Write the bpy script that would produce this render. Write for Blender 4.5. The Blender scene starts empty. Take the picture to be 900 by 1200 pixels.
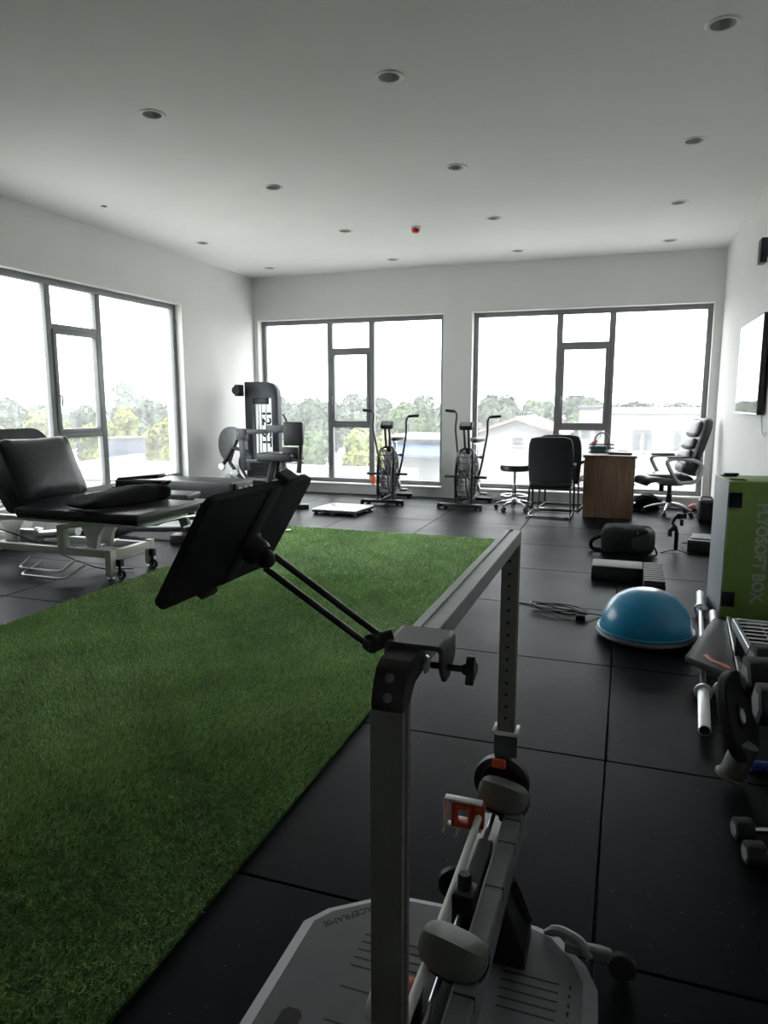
import bpy, bmesh, math, random
import numpy as np
from mathutils import Matrix, Vector

# ------------------------------------------------------------------ camera, sky, exposure
SC = bpy.context.scene
COL = SC.collection
CAM_H, F_PX = 1.38, 820.0
PITCH, YAW = math.radians(8.95), math.radians(19.1)
cam_data = bpy.data.cameras.new('camera')
cam_data.sensor_fit = 'HORIZONTAL'
cam_data.sensor_width = 36.0
cam_data.lens = 36.0 * F_PX / 900.0
cam_data.clip_end = 600
cam_data.clip_start = 0.05
cam = bpy.data.objects.new('camera', cam_data)
COL.objects.link(cam)
fw = Vector((-math.sin(YAW) * math.cos(PITCH), math.cos(YAW) * math.cos(PITCH), -math.sin(PITCH)))
rt = Vector((math.cos(YAW), math.sin(YAW), 0))
up = rt.cross(fw)
cam.matrix_world = Matrix(((rt.x, up.x, -fw.x, 0), (rt.y, up.y, -fw.y, 0), (rt.z, up.z, -fw.z, CAM_H), (0, 0, 0, 1)))
SC.camera = cam

world = bpy.data.worlds.new('world')
SC.world = world
world.use_nodes = True
bg = world.node_tree.nodes['Background']
bg.inputs['Color'].default_value = (0.945, 0.957, 0.985, 1)
bg.inputs['Strength'].default_value = 6.2

sun_d = bpy.data.lights.new('sun', 'SUN')
sun_d.energy = 4.0
sun_d.angle = math.radians(12)
sun_d.color = (1.0, 0.96, 0.9)
sun = bpy.data.objects.new('sun', sun_d)
COL.objects.link(sun)
sun.rotation_euler = Vector((-0.45, 0.62, -0.75)).to_track_quat('-Z', 'Y').to_euler()

SC.view_settings.view_transform = 'Standard'
SC.view_settings.look = 'None'
SC.view_settings.gamma = 1.0
SC.view_settings.use_curve_mapping = False
SC.view_settings.exposure = 0.28

# room numbers (metres)
XL, XR, YB, YF, ZC = -5.53, 1.046, 9.83, -4.5, 3.243


# ------------------------------------------------------------------ materials
MATS = {}


def mat(name, col, rough=0.5, metal=0.0, var=0.12, scale=18.0, bump=0.0, bscale=60.0, spec=0.5, coat=0.0, aniso=None):
    """procedural principled material: colour varied by noise, optional noise relief"""
    if name in MATS:
        return MATS[name]
    m = bpy.data.materials.new(name)
    m.use_nodes = True
    nt = m.node_tree
    b = nt.nodes['Principled BSDF']
    tc = nt.nodes.new('ShaderNodeTexCoord')
    mp = nt.nodes.new('ShaderNodeMapping')
    nt.links.new(tc.outputs['Object'], mp.inputs['Vector'])
    if aniso:
        mp.inputs['Scale'].default_value = aniso
    n = nt.nodes.new('ShaderNodeTexNoise')
    n.inputs['Scale'].default_value = scale
    n.inputs['Detail'].default_value = 4
    nt.links.new(mp.outputs['Vector'], n.inputs['Vector'])
    r = nt.nodes.new('ShaderNodeValToRGB')
    c0 = [max(0, c * (1 - var)) for c in col]
    c1 = [min(1, c * (1 + var)) for c in col]
    r.color_ramp.elements[0].position = 0.3
    r.color_ramp.elements[1].position = 0.7
    r.color_ramp.elements[0].color = (*c0, 1)
    r.color_ramp.elements[1].color = (*c1, 1)
    nt.links.new(n.outputs['Fac'], r.inputs['Fac'])
    nt.links.new(r.outputs['Color'], b.inputs['Base Color'])
    b.inputs['Roughness'].default_value = rough
    b.inputs['Metallic'].default_value = metal
    b.inputs['Specular IOR Level'].default_value = spec
    b.inputs['Coat Weight'].default_value = coat
    if bump:
        n2 = nt.nodes.new('ShaderNodeTexNoise')
        n2.inputs['Scale'].default_value = bscale
        n2.inputs['Detail'].default_value = 3
        nt.links.new(mp.outputs['Vector'], n2.inputs['Vector'])
        bp = nt.nodes.new('ShaderNodeBump')
        bp.inputs['Strength'].default_value = bump
        bp.inputs['Distance'].default_value = 0.01
        nt.links.new(n2.outputs['Fac'], bp.inputs['Height'])
        nt.links.new(bp.outputs['Normal'], b.inputs['Normal'])
    MATS[name] = m
    return m


def glass_mat():
    """window glass with some dust: mostly clear, its pale film also puts haze over the view"""
    m = bpy.data.materials.new('dusty_haze_glass')
    m.use_nodes = True
    nt = m.node_tree
    nt.nodes.remove(nt.nodes['Principled BSDF'])
    out = nt.nodes['Material Output']
    tr = nt.nodes.new('ShaderNodeBsdfTransparent')
    tr.inputs['Color'].default_value = (0.95, 0.97, 0.96, 1)
    tl = nt.nodes.new('ShaderNodeBsdfTranslucent')  # translucent film lays the outdoor haze over the view, along with dust
    tl.inputs['Color'].default_value = (0.97, 0.98, 1.0, 1)
    gl = nt.nodes.new('ShaderNodeBsdfGlossy')
    gl.inputs['Roughness'].default_value = 0.02
    lw = nt.nodes.new('ShaderNodeLayerWeight')
    pw = nt.nodes.new('ShaderNodeMath')
    pw.operation = 'POWER'
    pw.inputs[1].default_value = 4.0
    nt.links.new(lw.outputs['Facing'], pw.inputs[0])
    fr = nt.nodes.new('ShaderNodeMapRange')
    fr.inputs['To Min'].default_value = 0.02
    fr.inputs['To Max'].default_value = 0.5
    nt.links.new(pw.outputs[0], fr.inputs['Value'])
    mx1 = nt.nodes.new('ShaderNodeMixShader')
    nt.links.new(fr.outputs[0], mx1.inputs[0])
    nt.links.new(tr.outputs[0], mx1.inputs[1])
    nt.links.new(gl.outputs[0], mx1.inputs[2])
    tc = nt.nodes.new('ShaderNodeTexCoord')
    mp = nt.nodes.new('ShaderNodeMapping')
    mp.inputs['Scale'].default_value = (3.0, 3.0, 0.5)
    nz = nt.nodes.new('ShaderNodeTexNoise')
    nz.inputs['Scale'].default_value = 2.0
    nz.inputs['Detail'].default_value = 5
    nt.links.new(tc.outputs['Object'], mp.inputs['Vector'])
    nt.links.new(mp.outputs['Vector'], nz.inputs['Vector'])
    mr = nt.nodes.new('ShaderNodeMapRange')
    mr.inputs['From Min'].default_value = 0.3
    mr.inputs['From Max'].default_value = 0.7
    mr.inputs['To Min'].default_value = 0.042
    mr.inputs['To Max'].default_value = 0.065
    nt.links.new(nz.outputs['Fac'], mr.inputs['Value'])
    mx2 = nt.nodes.new('ShaderNodeMixShader')
    nt.links.new(mr.outputs[0], mx2.inputs[0])
    nt.links.new(mx1.outputs[0], mx2.inputs[1])
    nt.links.new(tl.outputs[0], mx2.inputs[2])
    nt.links.new(mx2.outputs[0], out.inputs['Surface'])
    return m


M_PAINT = mat('white_wall_paint', (0.79, 0.785, 0.775), 0.75, var=0.015, scale=3, bump=0.03, bscale=220)
M_CEIL = mat('white_ceiling_paint', (0.91, 0.90, 0.885), 0.8, var=0.015, scale=2, bump=0.02, bscale=200)
M_ALU = mat('grey_window_aluminium', (0.22, 0.224, 0.232), 0.45, 0.1, var=0.05)
M_GLASS = glass_mat()
M_BLACK = mat('black_plastic', (0.018, 0.018, 0.020), 0.45, var=0.2)
M_BLACKM = mat('black_powder_coat', (0.022, 0.023, 0.025), 0.4, var=0.2, bump=0.05, bscale=400)
M_RUBBER = mat('black_rubber', (0.016, 0.016, 0.017), 0.75, var=0.25, bump=0.1, bscale=300)
M_LEATHER = mat('black_leather', (0.02, 0.021, 0.025), 0.36, var=0.2, bump=0.15, bscale=180)
M_FABRIC = mat('black_fabric', (0.013, 0.013, 0.015), 0.9, var=0.3, bump=0.25, bscale=260, spec=0.2)
M_CHROME = mat('polished_steel', (0.75, 0.76, 0.78), 0.16, 1.0, var=0.05)
M_STEEL = mat('brushed_steel', (0.62, 0.63, 0.65), 0.3, 1.0, var=0.08, scale=30)
M_WHITEM = mat('white_powder_coat', (0.78, 0.78, 0.74), 0.4, var=0.03)
M_WHITEP = mat('white_plastic', (0.8, 0.8, 0.8), 0.4, var=0.02)
M_GREYM = mat('grey_anodised_metal', (0.36, 0.37, 0.375), 0.42, 0.4, var=0.06, scale=40)
M_DGREY = mat('dark_grey_plastic', (0.06, 0.062, 0.064), 0.5, var=0.12)
M_MGREY = mat('mid_grey_plastic', (0.17, 0.175, 0.18), 0.5, var=0.08)
M_RED = mat('red_plastic', (0.62, 0.075, 0.03), 0.4, var=0.06)
M_ORANGE = mat('orange_plastic', (0.85, 0.18, 0.06), 0.45, var=0.05)

# ------------------------------------------------------------------ mesh helpers


class B:
    """collects shapes into one bmesh; build() links it as ONE mesh object"""

    def __init__(self):
        self.bm = bmesh.new()

    def _geo(self, verts, faces, M=None):
        vs = [self.bm.verts.new(M @ Vector(v) if M is not None else v) for v in verts]
        for f in faces:
            try:
                self.bm.faces.new([vs[i] for i in f])
            except ValueError:
                pass
        return self

    def mm(self, x0, x1, y0, y1, z0, z1, bev=0.0, seg=2, M=None):
        t = bmesh.new()
        vs = [t.verts.new(p) for p in ((x0, y0, z0), (x1, y0, z0), (x1, y1, z0), (x0, y1, z0),
                                       (x0, y0, z1), (x1, y0, z1), (x1, y1, z1), (x0, y1, z1))]
        for f in ((0, 3, 2, 1), (4, 5, 6, 7), (0, 1, 5, 4), (1, 2, 6, 5), (2, 3, 7, 6), (3, 0, 4, 7)):
            t.faces.new([vs[i] for i in f])
        if bev:
            bmesh.ops.bevel(t, geom=t.edges[:], offset=bev, segments=seg, profile=0.5, affect='EDGES')
        return self._merge(t, M)

    def box(self, c, s, bev=0.0, seg=2, rot=None, M=None):
        T = Matrix.Translation(c)
        if rot is not None:
            T = T @ (rot if isinstance(rot, Matrix) else Matrix.Rotation(rot, 4, 'Z'))
        if M is not None:
            T = M @ T
        return self.mm(-s[0] / 2, s[0] / 2, -s[1] / 2, s[1] / 2, -s[2] / 2, s[2] / 2, bev, seg, T)

    def _merge(self, t, M=None):
        t.verts.index_update()
        vs = [self.bm.verts.new(M @ v.co if M is not None else v.co) for v in t.verts]
        for f in t.faces:
            try:
                self.bm.faces.new([vs[v.index] for v in f.verts])
            except ValueError:
                pass
        t.free()
        return self

    def bar(self, p, q, w, h, bev=0.0, upv=(0, 0, 1)):
        """rectangular bar from p to q, w across, h along upv"""
        p, q = Vector(p), Vector(q)
        d = (q - p)
        L = d.length
        d.normalize()
        u = Vector(upv)
        if abs(d.dot(u)) > 0.98:
            u = Vector((0, 1, 0))
        s = d.cross(u).normalized()
        u = s.cross(d)
        m = Matrix(((s.x, d.x, u.x, p.x), (s.y, d.y, u.y, p.y), (s.z, d.z, u.z, p.z), (0, 0, 0, 1)))
        return self.mm(-w / 2, w / 2, 0, L, -h / 2, h / 2, bev, 2, m)

    def tube(self, pts, r, n=10, closed=False, M=None):
        pts = [Vector(p) for p in pts]
        N = len(pts)
        rr = r if isinstance(r, (list, tuple)) else [r] * N
        rings = []
        prev = None
        for i, p in enumerate(pts):
            if closed:
                d = (pts[(i + 1) % N] - pts[i - 1])
            elif i == 0:
                d = pts[1] - pts[0]
            elif i == N - 1:
                d = pts[-1] - pts[-2]
            else:
                d = (pts[i + 1] - p).normalized() + (p - pts[i - 1]).normalized()
            if d.length < 1e-9:
                d = Vector((0, 0, 1))
            d.normalize()
            if prev is None:
                a = Vector((0, 0, 1)) if abs(d.z) < 0.9 else Vector((1, 0, 0))
                u = d.cross(a).normalized()
            else:
                u = (prev - d * prev.dot(d))
                u = u.normalized() if u.length > 1e-6 else d.orthogonal().normalized()
            prev = u
            v = d.cross(u)
            ring = []
            for k in range(n):
                a = 2 * math.pi * k / n
                co = p + (u * math.cos(a) + v * math.sin(a)) * rr[i]
                ring.append(self.bm.verts.new(M @ co if M is not None else co))
            rings.append(ring)
        for i in range(N - 1 + (1 if closed else 0)):
            a, b = rings[i], rings[(i + 1) % N]
            for k in range(n):
                self.bm.faces.new((a[k], a[(k + 1) % n], b[(k + 1) % n], b[k]))
        if not closed:
            self.bm.faces.new(rings[0][::-1])
            self.bm.faces.new(rings[-1])
        return self

    def cyl(self, p, q, r, r2=None, n=18):
        return self.tube([p, q], [r, r if r2 is None else r2], n)

    def lathe(self, prof, n=24, M=None, caps=True):
        """prof: (radius, height) list turned about local z"""
        rings = []
        for (r, z) in prof:
            ring = []
            if r < 1e-6:
                co = Vector((0, 0, z))
                v = self.bm.verts.new(M @ co if M is not None else co)
                ring = [v]
            else:
                for k in range(n):
                    a = 2 * math.pi * k / n
                    co = Vector((r * math.cos(a), r * math.sin(a), z))
                    ring.append(self.bm.verts.new(M @ co if M is not None else co))
            rings.append(ring)
        for a, b in zip(rings, rings[1:]):
            for k in range(n):
                if len(a) == 1 and len(b) == 1:
                    continue
                if len(a) == 1:
                    self.bm.faces.new((a[0], b[(k + 1) % n], b[k]))
                elif len(b) == 1:
                    self.bm.faces.new((a[k], a[(k + 1) % n], b[0]))
                else:
                    self.bm.faces.new((a[k], a[(k + 1) % n], b[(k + 1) % n], b[k]))
        if caps:
            if len(rings[0]) > 1:
                self.bm.faces.new(rings[0][::-1])
            if len(rings[-1]) > 1:
                self.bm.faces.new(rings[-1])
        return self

    def prism(self, poly, z0, z1, M=None, bev=0.0, seg=2):
        t = bmesh.new()
        a = [t.verts.new((x, y, z0)) for x, y in poly]
        b = [t.verts.new((x, y, z1)) for x, y in poly]
        n = len(poly)
        t.faces.new(a[::-1])
        t.faces.new(b)
        for i in range(n):
            t.faces.new((a[i], a[(i + 1) % n], b[(i + 1) % n], b[i]))
        if bev:
            bmesh.ops.bevel(t, geom=[e for e in t.edges], offset=bev, segments=seg, profile=0.5, affect='EDGES', clamp_overlap=True)
        return self._merge(t, M)

    def ell(self, c, rad, nu=20, nv=12, e1=1.0, e2=1.0, M=None, warp=None):
        """superellipsoid; e<1 boxier"""
        def sg(x, e):
            return math.copysign(abs(x) ** e, x)
        rings = []
        T = Matrix.Translation(c)
        if M is not None:
            T = M @ T
        for j in range(nv + 1):
            ph = -math.pi / 2 + math.pi * j / nv
            ring = []
            for i in range(nu):
                th = 2 * math.pi * i / nu
                co = Vector((rad[0] * sg(math.cos(ph), e1) * sg(math.cos(th), e2),
                             rad[1] * sg(math.cos(ph), e1) * sg(math.sin(th), e2), rad[2] * sg(math.sin(ph), e1)))
                if warp:
                    co = Vector(warp(co))
                ring.append(T @ co)
            rings.append(ring)
        V = [[self.bm.verts.new(p) for p in ring] for ring in rings[1:-1]]
        s = self.bm.verts.new(rings[0][0])
        e = self.bm.verts.new(rings[-1][0])
        for a, b in zip(V, V[1:]):
            for i in range(nu):
                self.bm.faces.new((a[i], a[(i + 1) % nu], b[(i + 1) % nu], b[i]))
        for i in range(nu):
            self.bm.faces.new((s, V[0][(i + 1) % nu], V[0][i]))
            self.bm.faces.new((V[-1][i], V[-1][(i + 1) % nu], e))
        return self

    def build(self, name, material, parent=None, smooth=True, ang=40):
        me = bpy.data.meshes.new(name)
        bmesh.ops.recalc_face_normals(self.bm, faces=self.bm.faces[:])
        self.bm.to_mesh(me)
        self.bm.free()
        me.materials.append(material)
        if smooth:
            me.polygons.foreach_set('use_smooth', [True] * len(me.polygons))
            me.set_sharp_from_angle(angle=math.radians(ang))
        o = bpy.data.objects.new(name, me)
        COL.objects.link(o)
        if parent is not None:
            o.parent = parent
        return o


def fillet(pts, r, seg=5, closed=False):
    """round the corners of a polyline"""
    pts = [Vector(p) for p in pts]
    out = []
    N = len(pts)
    for i, p in enumerate(pts):
        if not closed and (i == 0 or i == N - 1):
            out.append(p)
            continue
        a, b = pts[i - 1], pts[(i + 1) % N]
        da, db = (a - p), (b - p)
        rr = min(r, da.length * 0.49, db.length * 0.49)
        s, e = p + da.normalized() * rr, p + db.normalized() * rr
        for k in range(seg + 1):
            t = k / seg
            out.append(s * (1 - t) ** 2 + p * 2 * t * (1 - t) + e * t * t)
    return out


def frame(org, xd, yd):
    """matrix with origin org, local x along xd, local y near yd"""
    x = Vector(xd).normalized()
    y = Vector(yd)
    z = x.cross(y).normalized()
    y = z.cross(x)
    return Matrix(((x.x, y.x, z.x, org[0]), (x.y, y.y, z.y, org[1]), (x.z, y.z, z.z, org[2]), (0, 0, 0, 1)))


def tag(o, label, cat, group=None):
    o['label'] = label
    o['category'] = cat
    if group:
        o['group'] = group
    return o


def thing(name, label, cat, loc=(0, 0, 0), rz=0.0, group=None):
    o = bpy.data.objects.new(name, None)
    o.empty_display_size = 0.1
    COL.objects.link(o)
    o.location = loc
    o.rotation_euler = (0, 0, rz)
    return tag(o, label, cat, group)


def struct(o, label=None):
    o['kind'] = 'structure'
    if label:
        o['label'] = label
    return o


def copy_tree(o, parent=None):
    c = o.copy()
    COL.objects.link(c)
    c.parent = parent
    for ch in list(o.children):
        copy_tree(ch, c)
    return c


def text_mesh(name, body, size, material, parent, M, extrude=0.001, align='CENTER', sx=1.0, bold=0.0):
    cu = bpy.data.curves.new(name + '_curve', 'FONT')
    cu.body = body
    cu.size = size
    cu.extrude = extrude
    cu.offset = bold
    cu.align_x = align
    cu.align_y = 'CENTER'
    cu.resolution_u = 3
    tmp = bpy.data.objects.new(name + '_tmp', cu)
    COL.objects.link(tmp)
    dg = bpy.context.evaluated_depsgraph_get()
    me = bpy.data.meshes.new_from_object(tmp.evaluated_get(dg))
    bpy.data.objects.remove(tmp)
    bpy.data.curves.remove(cu)
    me.transform(M @ Matrix.Diagonal((sx, 1, 1, 1)))
    me.materials.clear()
    me.materials.append(material)
    me.name = name
    o = bpy.data.objects.new(name, me)
    COL.objects.link(o)
    o.parent = parent
    return o


# ------------------------------------------------------------------ the room shell
def cells(us, vs, holes):
    """rectangles of the grid us x vs that lie in no hole"""
    for u0, u1 in zip(us, us[1:]):
        for v0, v1 in zip(vs, vs[1:]):
            cu, cv = (u0 + u1) / 2, (v0 + v1) / 2
            if not any(h[0] < cu < h[1] and h[2] < cv < h[3] for h in holes):
                yield u0, u1, v0, v1


def cuts(lo, hi, vals):
    return sorted(set([lo, hi] + list(vals)))


W1 = (-5.46, -2.525, 0.135, 2.605)
W2 = (-2.11, 0.945, 0.135, 2.605)
W3 = (4.26, 7.97, 0.37, 2.62)
WT = 0.28
b = B()
hs = [W1, W2]
for u0, u1, v0, v1 in cells(cuts(XL - WT, XR + WT, [h[i] for h in hs for i in (0, 1)]), cuts(0, ZC, [W1[2], W1[3]]), hs):
    b.mm(u0, u1, YB, YB + WT, v0, v1)
struct(b.build('wall_back', M_PAINT, smooth=False))
b = B()
for u0, u1, v0, v1 in cells(cuts(YF, YB, W3[:2]), cuts(0, ZC, W3[2:]), [W3]):
    b.mm(XL - WT, XL, u0, u1, v0, v1)
struct(b.build('wall_left', M_PAINT, smooth=False))
struct(B().mm(XR, XR + WT, YF, YB, 0, ZC).build('wall_right', M_PAINT, smooth=False))
struct(B().mm(XL - WT, XR + WT, YF - WT, YF, 0, ZC).build('wall_front', M_PAINT, smooth=False))

# ceiling with a round cut-out for every downlight
LX = (-4.88, -3.055, -1.413, 0.347)
LY = (4.17, 5.845, 7.52, 9.18)
CUT = 0.068
LIGHTS = [(x, y) for y in LY for x in LX if not (x < -4.5 and y < 5)]
b = B()
hs = [(x - 0.2, x + 0.2, y - 0.2, y + 0.2) for x, y in LIGHTS]
for u0, u1, v0, v1 in cells(cuts(XL - WT, XR + WT, [h[i] for h in hs for i in (0, 1)]),
                            cuts(YF - WT, YB + WT, [h[i] for h in hs for i in (2, 3)]), hs):
    b._geo([(u0, v0, ZC), (u1, v0, ZC), (u1, v1, ZC), (u0, v1, ZC)], [(0, 1, 2, 3)])
for (x, y) in LIGHTS:
    rc = 0.03 if (x < -4.5 and y < 6.5) else CUT
    n = 24
    sq, ci = [], []
    for k in range(n):
        a = 2 * math.pi * k / n + math.pi / 4
        c, s = math.cos(a), math.sin(a)
        f = 0.2 / max(abs(c), abs(s))
        sq.append((x + c * f, y + s * f, ZC))
        ci.append((x + c * rc, y + s * rc, ZC))
    b._geo(sq + ci, [(k, (k + 1) % n, n + (k + 1) % n, n + k) for k in range(n)])
ceil = struct(b.build('ceiling', M_CEIL, smooth=False))
struct(B().mm(XL - WT, XR + WT, YF - WT, YB + WT, ZC + 0.16, ZC + 0.4).build('roof_slab', M_CEIL, smooth=False))


# windows: outer frame, mullions, casement sash, panes
def window(name, lo, hi, z0, z1, m0, m1, M, hinge_left=True):
    """local x along the wall, y = outwards, z up; two fixed lights and a middle column with transom, casement and low light"""
    root = bpy.data.objects.new(name, None)
    COL.objects.link(root)
    root['kind'] = 'structure'
    root.matrix_world = M
    D = 0.075
    fw_ = 0.062
    b = B()
    b.mm(lo, lo + fw_, 0, D, z0, z1, 0.004)
    b.mm(hi - fw_, hi, 0, D, z0, z1, 0.004)
    b.mm(lo + fw_, hi - fw_, 0, D, z0, z0 + fw_, 0.004)
    b.mm(lo + fw_, hi - fw_, 0, D, z1 - fw_, z1, 0.004)
    b.build('frame', M_ALU, root)
    mw = 0.08
    za, zb = 2.14, 1.03
    for mx in (m0, m1):
        B().mm(mx - mw / 2, mx + mw / 2, -0.002, D - 0.004, z0 + fw_, z1 - fw_, 0.004).build('mullion', M_ALU, root)
    for z in (za, zb):
        B().mm(m0 + mw / 2, m1 - mw / 2, 0, D - 0.006, z - 0.035, z + 0.035, 0.004).build('transom', M_ALU, root)
    # opening casement sash
    s0, s1, t0, t1 = m0 + mw / 2 - 0.01, m1 - mw / 2 + 0.01, zb + 0.02, za - 0.02
    sw = 0.045
    b = B()
    b.mm(s0, s0 + sw, -0.018, 0.05, t0, t1, 0.004)
    b.mm(s1 - sw, s1, -0.018, 0.05, t0, t1, 0.004)
    b.mm(s0 + sw, s1 - sw, -0.018, 0.05, t0, t0 + sw, 0.004)
    b.mm(s0 + sw, s1 - sw, -0.018, 0.05, t1 - sw, t1, 0.004)
    sash = b.build('casement_sash', M_ALU, root)
    hx = s0 + 0.02 if hinge_left else s1 - 0.02
    b = B()
    b.mm(hx - 0.014, hx + 0.014, -0.03, -0.016, 1.36, 1.46, 0.004)
    b.tube(fillet([(hx, -0.03, 1.44), (hx, -0.06, 1.44), (hx, -0.06, 1.33)], 0.02), 0.009)
    b.build('window_handle', M_ALU, sash)
    G = 0.034
    for (a0, a1, c0, c1) in ((lo + fw_, m0 - mw / 2, z0 + fw_, z1 - fw_), (m1 + mw / 2, hi - fw_, z0 + fw_, z1 - fw_),
                             (m0 + mw / 2, m1 - mw / 2, za + 0.035, z1 - fw_), (m0 + mw / 2, m1 - mw / 2, z0 + fw_, zb - 0.035),
                             (s0 + sw, s1 - sw, t0 + sw, t1 - sw)):
        B().mm(a0 - 0.005, a1 + 0.005, G, G + 0.008, c0 - 0.005, c1 + 0.005).build('pane', M_GLASS, root, smooth=False)
    return root


window('window_1', W1[0], W1[1], W1[2] + 0.02, W1[3], -4.32, -3.65, Matrix.Translation((0, YB + 0.14, 0)))
window('window_2', W2[0], W2[1], W2[2] + 0.02, W2[3], -0.935, -0.255, Matrix.Translation((0, YB + 0.14, 0)))
# left wall window: local x runs along +Y, outwards is -X
ML = Matrix(((0, -1, 0, XL - 0.10), (1, 0, 0, 0), (0, 0, 1, 0), (0, 0, 0, 1)))
window('window_3', W3[0], W3[1], W3[2] + 0.01, W3[3], 5.82, 6.54, ML)
M_SILL = mat('white_window_sill', (0.82, 0.82, 0.81), 0.35, var=0.02)
struct(B().mm(W1[0], W1[1], YB - 0.012, YB + 0.26, 0.123, 0.155, 0.004).build('trim_1', M_SILL))
struct(B().mm(W2[0], W2[1], YB - 0.012, YB + 0.26, 0.123, 0.155, 0.004).build('trim_2', M_SILL))
struct(B().mm(XL - 0.24, XL + 0.012, W3[0], W3[1], 0.355, 0.38, 0.004).build('trim_3', M_SILL))


# rubber floor tiles on a slab
def rubber_mat():
    m = mat('rubber_floor_tile', (0.006, 0.0066, 0.0085), 0.5, var=0.25, scale=6, bump=0.05, bscale=500, spec=0.05)
    nt = m.node_tree
    bs = nt.nodes['Principled BSDF']
    ramp = [n for n in nt.nodes if n.type == 'VALTORGB'][0]
    v = nt.nodes.new('ShaderNodeTexVoronoi')
    v.inputs['Scale'].default_value = 38
    geo = nt.nodes.new('ShaderNodeNewGeometry')
    nt.links.new(geo.outputs['Position'], v.inputs['Vector'])
    lt = nt.nodes.new('ShaderNodeMath')
    lt.operation = 'LESS_THAN'
    lt.inputs[1].default_value = 0.075
    nt.links.new(v.outputs['Distance'], lt.inputs[0])
    sep = nt.nodes.new('ShaderNodeSeparateColor')
    nt.links.new(v.outputs['Color'], sep.inputs[0])
    gt = nt.nodes.new('ShaderNodeMath')
    gt.operation = 'GREATER_THAN'
    gt.inputs[1].default_value = 0.6
    nt.links.new(sep.outputs[0], gt.inputs[0])
    mu = nt.nodes.new('ShaderNodeMath')
    mu.operation = 'MULTIPLY'
    nt.links.new(lt.outputs[0], mu.inputs[0])
    nt.links.new(gt.outputs[0], mu.inputs[1])
    mx = nt.nodes.new('ShaderNodeMix')
    mx.data_type = 'RGBA'
    nt.links.new(mu.outputs[0], mx.inputs['Factor'])
    nt.links.new(ramp.outputs['Color'], mx.inputs['A'])
    mx.inputs['B'].default_value = (0.11, 0.11, 0.115, 1)
    nt.links.new(mx.outputs['Result'], bs.inputs['Base Color'])
    bs.inputs['Specular Tint'].default_value = (0.78, 0.88, 1.0, 1)
    # scuffs change the gloss
    n = nt.nodes.new('ShaderNodeTexNoise')
    n.inputs['Scale'].default_value = 2.2
    n.inputs['Detail'].default_value = 6
    nt.links.new(geo.outputs['Position'], n.inputs['Vector'])
    mr = nt.nodes.new('ShaderNodeMapRange')
    mr.inputs['To Min'].default_value = 0.36
    mr.inputs['To Max'].default_value = 0.5
    nt.links.new(n.outputs['Fac'], mr.inputs['Value'])
    nt.links.new(mr.outputs[0], bs.inputs['Roughness'])
    return m


M_TILE = rubber_mat()
slab = struct(B().mm(XL - WT, XR + WT, YF - WT, YB + WT, -0.25, -0.014).build('floor', mat('dark_floor_joint', (0.012, 0.012, 0.012), 0.9), smooth=False))
TS, TX0, TY0 = 1.04, -0.016, 1.642
tile_me = {}
ix = range(math.floor((XL - TX0) / TS), math.ceil((XR - TX0) / TS))
iy = range(math.floor((YF - TY0) / TS), math.ceil((YB - TY0) / TS))
for j in iy:
    for i in ix:
        x0, x1 = max(XL, TX0 + i * TS), min(XR, TX0 + (i + 1) * TS)
        y0, y1 = max(YF, TY0 + j * TS), min(YB, TY0 + (j + 1) * TS)
        if x1 - x0 < 0.02 or y1 - y0 < 0.02:
            continue
        key = (round(x1 - x0, 3), round(y1 - y0, 3))
        g = 0.0028
        if key not in tile_me:
            o = B().mm(g, key[0] - g, g, key[1] - g, -0.016, 0.0, 0.003, 1).build('floor_tile', M_TILE, slab)
            tile_me[key] = o.data
        else:
            o = bpy.data.objects.new('floor_tile', tile_me[key])
            COL.objects.link(o)
            o.parent = slab
        o.location = (x0, y0, 0)

# ------------------------------------------------------------------ artificial turf
TU = (-3.60, -1.03, -1.5, 6.90)


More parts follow.
